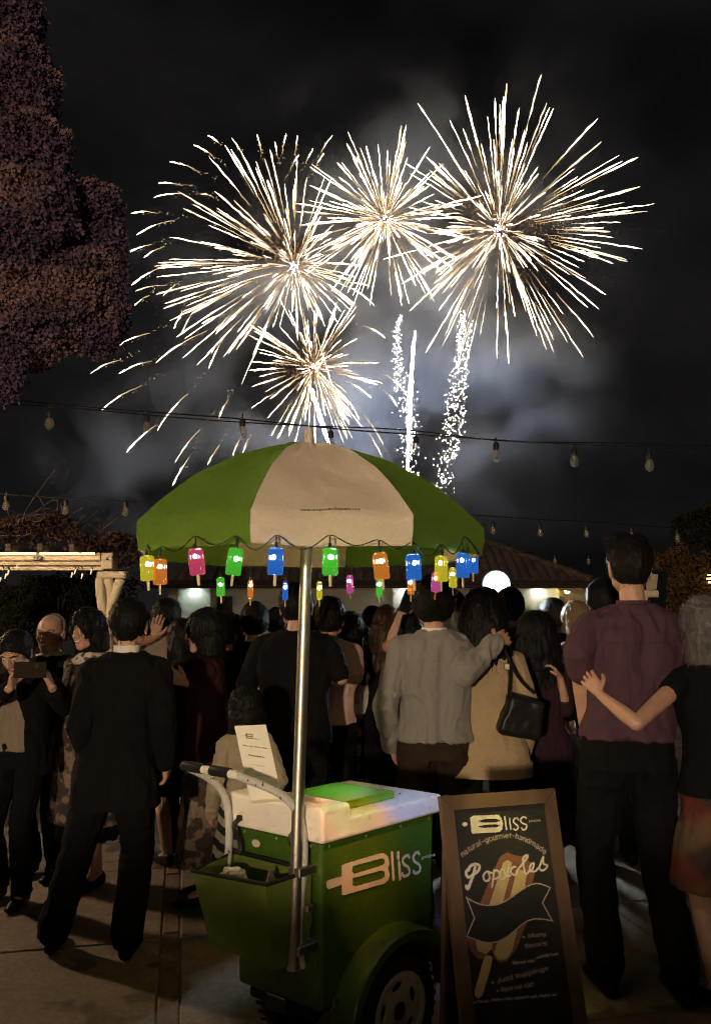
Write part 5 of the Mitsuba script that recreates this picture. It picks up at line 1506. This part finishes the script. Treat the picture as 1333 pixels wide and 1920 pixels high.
    if extra and 'glasses' in extra:
        g = []
        for sd in (1, -1):
            t = np.linspace(0, 2 * np.pi, 17)
            loop = np.stack([sd * .032 + .021 * np.cos(t), .103 - .006 * np.abs(np.cos(t)), .004 + .016 * np.sin(t)], 1)
            g.append(tube(hd3(loop), .0013, 5))
            g.append(tube(hd3([[sd * .053, .097, .008], [sd * .078, .06, .010], [sd * .083, .0, .008], [sd * .082, -.02, -.004]]), .0013, 5))
        g.append(tube(hd3([[-.011, .104, .006], [0, .107, .009], [.011, .104, .006]]), .0013, 5))
        obj('glasses', (lambda vf: (toW(vf[0]), vf[1]))(cat(g)), 'black_plastic', k)
    return dict(key=k, toW=toW, toL=toL, A=A, L=L, hd3=hd3, HR=HR, s=s, RZ=RZ, neck=neck, sh=sh, bend=bend)

JKT = lambda mat, **o: ('top', mat, dict(dict(name='jacket', zh=.76, ease=.024, flare=.02, amp=.009, kind='drape'), **o))
SHIRT = lambda mat, **o: ('top', mat, dict(dict(name='shirt', zh=.95, ease=.016, amp=.008, collar=.03), **o))
TEE = lambda mat, **o: ('top', mat, dict(dict(name='top', zh=.86, ease=.014, sleeve=.34, amp=.007), **o))
SUITP = ('trousers', 'black_cloth', {})

# ---- the couple on the right: tall man in purple with a woman's arm round his waist
pm = person('tall man in dark purple shirt with rolled sleeves seen from behind at right', 1180, 1010, 3.56, 0, 'm', bw=.99, lean=(.05, 0), lod=0, stance=.035, hscale=.90, nlen=.088, seams=[[(-.17, 1.335), (0, 1.33), (.17, 1.335)], [(-.022, 1.33), (-.02, 1.0)], [(.022, 1.33), (.02, 1.0)], [(-.16, 1.38), (-.175, 1.25), (-.165, 1.16)], [(.16, 1.38), (.175, 1.25), (.165, 1.16)]],
            top=[('top', 'purple_shirt', dict(name='shirt', zh=.955, ease=.022, sleeve=.62, amp=.015, kind='drape', collar=.030)), ('collar', 'purple_shirt', dict(h=.036, r_=.066))],
            bottom=[('trousers', 'black_cloth', dict(wide=1.06, zt=.965)), ], hair=('quiff', 'hair_black'), hairvol=.013,
            arms={-1: dict(w=(1098, 1375, 3.62), e=(1086, 1225, 3.50), hd=[.1, .35, -1], curl=.5), 1: dict(e=(1400, 1240, 3.62), w=(1420, 1350, 3.50), tip=(1400, 1380, 3.45), hn=[-.2, 1, 0], curl=1.3)},
            feet={-1: (-.12, -.02), 1: (.135, -.10)})
pw = person('woman in plaid skirt at the right edge with her bare arm round the tall man', 1288, 1122, 3.44, 0, 'f', bw=1.02, lod=0, lean=(-.02, .0), head=(10, 8, -8), sx=.09,
            top=[('top', 'black_cloth', dict(name='top', zh=.89, ease=.026, sleeve=.12, amp=.006)), ], bottom=[('skirt', 'plaid_cloth', .97, .50, .06, 'skirt')], hair=('bob', 'hair_grey'), hairvol=.016,
            arms={-1: dict(e=(1192, 1356, 3.20), w=(1124, 1302, 3.33), tip=(1100, 1268, 3.38), hn=[.15, .9, .1], curl=.55), 1: dict(lw=[.12, .20, .95])})
# ---- couple in the middle
gm = person('man in pale grey shirt with his arm round the woman in beige sweater', 812, 1083, 4.2, 0, 'm', bw=1.0, lod=0, hairvol=.024, seams=[[(-.15, 1.335), (0, 1.33), (.15, 1.335)], [(-.15, 1.38), (-.16, 1.25), (-.15, 1.16)]],
            top=[('top', 'grey_shirt', dict(name='shirt', zh=.93, ease=.024, amp=.014, flare=.008, collar=.032)), ('collar', 'white_cloth', dict(h=.030, r_=.066)), ('band', 'dark_leather', .925, .955, 'belt', .017)],
            bottom=[('trousers', 'brown_cloth', dict(wide=1.12, zt=.97))], hair=('short', 'hair_black'),
            arms={1: dict(e=(870, 1262, 3.95), w=(928, 1205, 4.02), tip=(950, 1192, 4.08), hn=[0, 1, -.3], curl=.5)})
bwm = person('woman in beige knit sweater with a black shoulder bag seen from behind', 905, 1112, 4.25, -4, 'f', bw=1.10, lod=0, hairvol=.036,
             top=[('top', 'sweater_knit', dict(name='sweater', zh=.79, ease=.024, flare=.022, amp=.006, kind='knit')), ('band', 'sweater_knit', .785, .85, 'ribbed_hem', .054)],
             bottom=[('trousers', 'black_cloth', dict(wide=.95))], hair=('long', 'hair_black'),
             arms={-1: dict(lw=[-.12, .22, 1.05])})
band = bwm['toW'](arr(hull(bwm['bend'](ring(.212, .158, .845, -.015, 24)), bwm['bend'](ring(.216, .160, .785, -.015, 24))))[0])
# ---- left group
sm = person('man in dark suit standing with legs apart, back turned, at left', 243, 1122, 3.9, 4, 'm', bw=.94, lod=0, lean=(.03, .0), hairvol=.010, seams=[[(0, 1.40), (0, .78)], [(-.14, 1.38), (-.155, 1.25), (-.15, 1.14)], [(.14, 1.38), (.155, 1.25), (.15, 1.14)]],
            top=[JKT('black_cloth', zh=.72, ease=.030, flare=.03), ('collar', 'white_cloth', dict(z=.02, h=.030, r_=.064))],
            bottom=[('trousers', 'black_cloth', dict(wide=1.18))], hair=('short', 'hair_black'),
            feet={-1: Pz(100, 1785, 0), 1: Pz(238, 1795, 0)}, arms={-1: dict(w=(176, 1432, 3.95), hint=[-.2, -.9, 0]), 1: dict(w=(312, 1428, 3.85), hint=[.2, -.9, 0])})
ph = person('person in dark jacket at the left edge holding up a phone in both hands', 48, 1172, 4.6, 174, 'm', bw=1.0, lod=0, head=(0, -30, 0), hairvol=.016,
            top=[('top', 'tan_cloth', dict(name='shirt', zh=.95, ease=.016, sleeve=.4, amp=.006)), ('top', 'black_cloth', dict(name='jacket', zh=.80, ease=.032, flare=.02, open_=.10, sleeve=.88))],
            bottom=[('trousers', 'black_cloth', dict(wide=1.0))], hair=('short', 'hair_black'),
            arms={1: dict(w=(20, 1290, 4.25), tip=(30, 1258, 4.24), hn=[-1, .1, .2], hint=[.7, 0, -.8], curl=.45), -1: dict(w=(98, 1288, 4.25), tip=(84, 1256, 4.24), hn=[1, .1, .2], hint=[-.7, 0, -.8], curl=.45)}, feet={1: (.10, -.02), -1: (-.10, .06)})
jk = []
jt = ph['toW']
bald = person('bald man with glasses and dark suit smiling towards the camera', 100, 1150, 5.0, 172, 'm', bw=1.02, lod=0, head=(6, -4, 0),
              top=[('top', 'white_cloth', dict(name='shirt', zh=.95, ease=.012, sleeve=.9, collar=.034)), ('top', 'black_cloth', dict(name='jacket', zh=.76, ease=.026, flare=.02, neckz=1.462, open_=.045)), ('collar', 'white_cloth', dict(h=.034, r_=.064))],
              bottom=[SUITP], hair=('fringe', 'hair_grey'), extra=('glasses', 'smile'), skin='skin')
sw_ = person('smiling woman with dark bobbed hair and pale patterned blouse facing left', 176, 1143, 4.85, 158, 'f', lod=0, head=(-4, -2, 6), hairvol=.020,
             top=[('top', 'patterned_blouse', dict(name='blouse', zh=.93, ease=.018, sleeve=.5)), ('top', 'brocade_cloth', dict(name='coat', zh=.40, ease=.028, flare=.06, neckz=1.36))], bottom=[('skirt', 'black_cloth', 1.0, .3, .04, 'skirt')], hair=('bob', 'hair_black'), extra=('smile',))
tp = person('person in greyish tan top lifting a hand beside the head', 312, 1124, 5.5, 0, 'm', lod=1, hairvol=.018,
            top=[TEE('tan_cloth', sleeve=.4)], bottom=[SUITP], hair=('short', 'hair_black'), arms={-1: dict(w=(290, 1195, 5.35), tip=(300, 1148, 5.3), hint=[-1, 0, -.5], hn=[0, 1, 0], curl=.2)}, skin='skin_tan')
rd = person('woman in maroon top with dark bobbed hair turned in profile to the left', 393, 1146, 4.6, 96, 'f', lod=0, hairvol=.026, head=(0, 0, 0),
            top=[('top', 'maroon_cloth', dict(name='top', zh=.80, ease=.022, sleeve=.9, flare=.02))], bottom=[('skirt', 'brocade_cloth', 1.0, .25, .06, 'skirt')], hair=('bob', 'hair_black'),
            arms={1: dict(w=(350, 1282, 4.5), hint=[.4, -.8, -.4], hd=[0, .6, .3], curl=.7), -1: dict(w=(346, 1276, 4.62), hint=[-.4, -.8, -.4], hd=[0, .6, .3], curl=.7)})
person('woman with straight dark hair between the hand raiser and the maroon top', 342, 1164, 5.3, 40, 'f', lod=1, hairvol=.02, top=[('top', 'charcoal_cloth', dict(zh=.85, name='top'))], bottom=[('skirt', 'black_cloth', 1.0, .5, .04)], hair=('long', 'hair_black'))
person('dark haired person standing in shadow right of the maroon top', 425, 1150, 5.4, 20, 'm', lod=1, hairvol=.02, top=[JKT('black_cloth')], bottom=[SUITP], hair=('short', 'hair_black'))
person('man in black suit with a glimpse of pale collar, left of the pole', 478, 1132, 5.5, 10, 'm', lod=1, hairvol=.02, top=[JKT('black_cloth'), ('collar', 'white_cloth', dict(h=.03, r_=.062))], bottom=[SUITP], hair=('short', 'hair_black'))
person('man with white collar turned right, farther back left of the pole', 518, 1140, 6.6, -30, 'm', lod=1, hairvol=.014, top=[JKT('black_cloth'), ('collar', 'white_cloth', dict(h=.034, r_=.064))], bottom=[SUITP], hair=('short', 'hair_black'))
big = person('broad man in black shirt standing right behind the umbrella pole', 556, 1094, 4.7, 0, 'm', bw=1.14, lod=0, hairvol=.014,
             top=[('top', 'black_cloth', dict(name='shirt', zh=.84, ease=.022, sleeve=.42, amp=.009))], bottom=[('trousers', 'black_cloth', dict(wide=1.1))], hair=('short', 'hair_black'),
             arms={1: dict(e=(640, 1272, 4.6), w=(600, 1262, 4.95)), -1: dict(lw=[-.10, .22, 1.15], hint=[-.8, -.4, -.3])})
child = person('small child with dark hair and cream sleeves seen above the cart handle', 462, 1296, 4.05, 30, 'f', lod=0, hairvol=.016, bw=1.05,
               top=[('top', 'cream_cloth', dict(name='jacket', zh=.98, ease=.03, sleeve=1.0, amp=.012, kind='crease'))], bottom=[('skirt', 'striped_cloth', 1.02, .45, .05, 'skirt')], hair=('bob', 'hair_black'))
pk = person('man in pinkish tan shirt with dark hair right of the pole', 618, 1122, 5.2, -12, 'm', bw=.98, lod=0, hairvol=.018,
            top=[('top', 'pink_cloth', dict(name='shirt', zh=.93, ease=.022, sleeve=.9, amp=.009, collar=.032))], bottom=[('trousers', 'black_cloth', dict(wide=1.05, zt=.97))], hair=('short', 'hair_black'),
            arms={1: dict(e=(668, 1262, 5.1), w=(640, 1300, 5.25))})
shw = person('woman in white shawl and long floral dress right of the pole', 655, 1148, 5.6, -20, 'f', lod=0, hairvol=.016,
             top=[('top', 'white_cloth', dict(name='shawl', zh=1.0, ease=.035, sleeve=.62, flare=.02, amp=.012))], bottom=[('skirt', 'floral_cloth', 1.03, .06, .09, 'dress')], hair=('bob', 'hair_black'), arms={1: dict(e=(690, 1268, 5.5), w=(672, 1290, 5.7))})
person('dark haired woman tucked between the floral dress and the long brown hair', 678, 1178, 5.9, 15, 'f', lod=1, hairvol=.03, top=[('top', 'black_cloth', dict(zh=.85, name='top'))], bottom=[('skirt', 'black_cloth', 1.0, .5, .04)], hair=('bob', 'hair_black'))
person('short haired man in front of the arched yellow passage', 697, 1136, 7.2, 0, 'm', lod=1, hairvol=.010, top=[SHIRT('tan_cloth')], bottom=[SUITP], hair=('short', 'hair_black'))
lb = person('woman with long brown hair and a black dress with bare legs', 724, 1138, 5.5, -8, 'f', lod=0, hairvol=.016, bw=.95,
            top=[('top', 'black_cloth', dict(name='dress_top', zh=.85, ease=.012, sleeve=.3))], bottom=[('skirt', 'black_cloth', 1.0, .55, .03, 'dress_skirt')], hair=('long', 'hair_brown'))
rs = person('woman in salmon sleeve raising a phone above the crowd', 762, 1140, 5.7, -10, 'f', lod=1, hairvol=.028, top=[('top', 'salmon_cloth', dict(name='top', zh=.88, sleeve=.55))], bottom=[('skirt', 'plum_dress', 1.0, .4, .05)], hair=('long', 'hair_black'),
            arms={-1: dict(e=(728, 1212, 5.4), w=(750, 1150, 5.35), tip=(762, 1134, 5.35), hn=[0, 1, 0], curl=.5)})
person('man behind the beige sweater woman looking up beside the bright lamp', 955, 1104, 5.6, -15, 'm', lod=1, hairvol=.014, top=[SHIRT('charcoal_cloth')], bottom=[SUITP], hair=('short', 'hair_black'))
ws = person('man in white shirt raising a forearm behind the embracing couple', 845, 1108, 5.2, 0, 'm', lod=1, hairvol=.014, top=[SHIRT('white_cloth', sleeve=.95)], bottom=[SUITP], hair=('short', 'hair_black'),
            arms={1: dict(e=(862, 1205, 5.0), w=(852, 1150, 5.0), hd=[0, .1, 1], curl=.6), -1: dict(e=(820, 1200, 5.1), w=(842, 1150, 5.0), hd=[0, .1, 1], curl=.6)})
dk = person('woman with long black hair in dark dress between the shoulder bag and the tall man', 1005, 1156, 4.7, 0, 'f', bw=1.10, lod=0, hairvol=.042,
            top=[('top', 'plum_dress', dict(name='dress_top', zh=.85, ease=.018, sleeve=.6))], bottom=[('skirt', 'plum_dress', 1.0, .35, .08, 'dress_skirt')], hair=('long', 'hair_black'),
            arms={1: dict(w=(1050, 1272, 4.6), e=(1060, 1330, 4.65), tip=(1038, 1252, 4.6), curl=.6)})
person('man in suit with white collar turned left in front of the lit white wall', 1037, 1124, 6.3, 35, 'm', lod=1, hairvol=.014, top=[JKT('black_cloth'), ('collar', 'white_cloth', dict(h=.034, r_=.064))], bottom=[SUITP], hair=('short', 'hair_black'))
person('fair haired woman with glowing hair rim beside the tall man', 1082, 1128, 6.0, 30, 'f', lod=1, hairvol=.020, top=[('top', 'cream_cloth', dict(zh=.88, name='top'))], bottom=[('trousers', 'white_cloth', dict(wide=1.1))], hair=('long', 'hair_blond'))
person('dark haired man half hidden behind the tall man in purple', 1130, 1090, 5.3, 0, 'm', lod=1, hairvol=.022, top=[JKT('black_cloth')], bottom=[SUITP], hair=('short', 'hair_black'))
person('person in white top cut off by the right edge of the picture', 1352, 1140, 4.6, 20, 'm', lod=1, top=[SHIRT('white_cloth')], bottom=[SUITP], hair=('short', 'hair_black'))
# people farther back filling the gaps of the crowd
far = [(640, 1150, 7.8, 0, 'f', 'bob'), (590, 1140, 7.4, 0, 'm', 'short'), (790, 1150, 7.5, 0, 'f', 'bob'), (870, 1140, 7.6, 0, 'm', 'short'), (985, 1150, 7.4, 0, 'm', 'short'), (440, 1152, 7.4, 0, 'f', 'bob'), (1110, 1150, 7.6, 0, 'f', 'long'), (375, 1158, 7.2, 0, 'm', 'short'), (260, 1150, 6.8, 0, 'f', 'bob')]
fl = ['back of a dark head between the pink shirt and the white shawl', 'far dark head seen just right of the broad man in black', 'far dark head left of the man in pale grey', 'far dark head between the embracing couple', 'far dark head right of the bright lamp',
      'far dark head left of the man in black suit', 'far long haired head beside the tall man', 'far dark head above the maroon top', 'far dark head behind the dark suited man at left']
for (px, yt, Y, fc, sx_, hs_), lab in zip(far, fl):
    person(lab, px, yt, Y, fc, sx_, lod=2, hairvol=.016, top=[TEE('charcoal_cloth')], bottom=[('trousers', 'black_cloth', {})], hair=(hs_, 'hair_black'), group='people at the back of the crowd')

# ---- things people carry
q = P(57, 1256, 4.20)
phone = thing('phone', 'phone in pale case held sideways by the person at the left edge', 'phone')
obj('case', move(cbox([0, 0, 0], [.165, .010, .082], .004), rotz(.05), q), 'brown_cloth', phone)
obj('lens', move(lathe([[.001, .002], [.012, .002], [.012, -.002]], 14), frame([1, 0, 0], [0, 0, 1.0], [0, -1.0, 0]), q + [.04, -.0055, .02]), 'dark_leather', phone)
q = P(763, 1128, 5.32)
phone = thing('phone', 'phone raised above the crowd by the woman in salmon', 'phone')
obj('case', move(cbox([0, 0, 0], [.075, .008, .15], .003), rotx(.1) @ roty(.35), q), 'black_plastic', phone)
obj('screen', move(cbox([0, 0, 0], [.066, .001, .138], .0004), rotx(.1) @ roty(.35), q + [0, -.0048, 0]), 'window_dark', phone)
bag_ = thing('shoulder_bag', 'black leather shoulder bag on a strap over the beige sweater', 'handbag')
c = P(978, 1342, 4.08)
m = hull(*[sph([x, y, z], .025) for x, z in ((-.085, -.08), (.075, -.075), (.07, .07), (-.06, .075)) for y in (-.03, .03)])
v, f = soften(m, .012, 4, fold_disp(5, .006, 'crease'))
obj('pouch', move((v, f), roty(.2), c), 'dark_leather', bag_, smooth=True)
sp1 = spline([P(1002, 1300, 4.05), P(972, 1270, 4.04), P(952, 1232, 4.02), P(944, 1206, 4.06), P(950, 1196, 4.16), P(962, 1210, 4.30)], 24)
obj('strap', cat(tube(sp1, .0085, 6)), 'dark_leather', bag_, smooth=True)
obj('strap_lower', tube(spline([P(952, 1232, 4.03), P(955, 1270, 4.04), P(952, 1310, 4.06)], 10), .0075, 6), 'dark_leather', bag_, smooth=True)
obj('buckle', move(cbox([0, 0, 0], [.028, .008, .032], .003), None, P(950, 1250, 4.015)), 'steel', bag_)
# ------------------------------------------------------------------ lamps
# bright white camera light held above the crowd
vl = thing('video_light', 'dazzling round white lamp above the heads in the middle of the crowd', 'lamp')
q = P(930, 1096, 6.6)
obj('housing', move(lathe([[.001, .05], [.06, .05], [.088, .0], [.088, -.016], [.082, -.016]], 20), frame([1, 0, 0], [0, 0, 1.0], [0, -1.0, 0]) @ np.diag([1, 1, -1.0]), q), 'black_plastic', vl)
obj('stand', tube([q - [0, -.03, .06], [q[0], q[1] + .03, 0]], .012, 8), 'black_plastic', vl)
obj('bulb', move((ICO2 * [.080, .03, .080], ICO2F), None, q + [0, -.02, 0]), 'paper', vl, smooth=True, emitter=glow(np.array([.80, .95, 1.0]) * VL, 1.6))
obj('diffuser_rim', move(lathe([[.088, 0], [.116, .008], [.112, .016], [.088, .012]], 28), frame([1, 0, 0], [0, 0, 1.0], [0, -1.0, 0]), q), 'paper', vl, smooth=40, emitter=glow((.30, .52, .62), .02))  # dim glowing ring added around the lamp to imitate its glare
# warm lantern behind the photographer, and a leafy screen added to shade the cart
lp = thing('lamp_post', 'warm globe lantern on a post behind the photographer', 'lamp')
LP = np.array([-2.6, -8.0, 2.25])
obj('globe', move((ICO2 * .2, ICO2F), None, LP), 'paper', lp, smooth=True, emitter=glow(np.array([1.0, .76, .52]) * LPW, 6.0))
obj('post', tube([LP - [0, 0, .2], [LP[0], LP[1], -.02]], .04, 10), 'black_plastic', lp)
obj('cap', move(lathe([[.001, .30], [.03, .28], [.12, .20], [.11, .185], [.001, .19]], 14), None, LP), 'black_plastic', lp)
hg = thing('hedge', 'leafy shade screen added out of view behind the photographer', 'hedge')
rgh = np.random.default_rng(77)
hx = rgh.uniform(-6.5, 3.5, 24000)
top_ = 1.20 + .15 * meshkit.fbm(np.stack([hx * 2.0, hx * 0, hx * 0], 1), 3)
hq = np.stack([hx, -1.5 + rgh.uniform(-.3, .3, len(hx)), top_ * rgh.uniform(0, 1, len(hx)) ** .7], 1)
obj('foliage', leaves(hq, .045, rgh), 'leaf_dark', hg, kind='stuff')
obj('twigs', cbox([-1.5, -1.5, .53], [9.9, .36, 1.06], .05), 'bark', hg)  # solid core of the added screen, blocks the lantern light low down
# another lantern left of the picture lights the faces, the slabs and the blossom tree
lp = thing('lamp_post', 'warm globe lantern on a post left of the picture', 'lamp')
LP = np.array([-5.6, 6.6, 2.8])
obj('globe', move((ICO2 * .16, ICO2F), None, LP), 'paper', lp, smooth=True, emitter=glow(np.array([1.0, .68, .40]) * LPW2, 1.6))
obj('post', tube([LP - [0, 0, .16], [LP[0], LP[1], -.02]], .04, 10), 'black_plastic', lp)
obj('cap', move(lathe([[.001, .26], [.03, .24], [.10, .16], [.09, .15], [.001, .155]], 14), None, LP), 'black_plastic', lp)
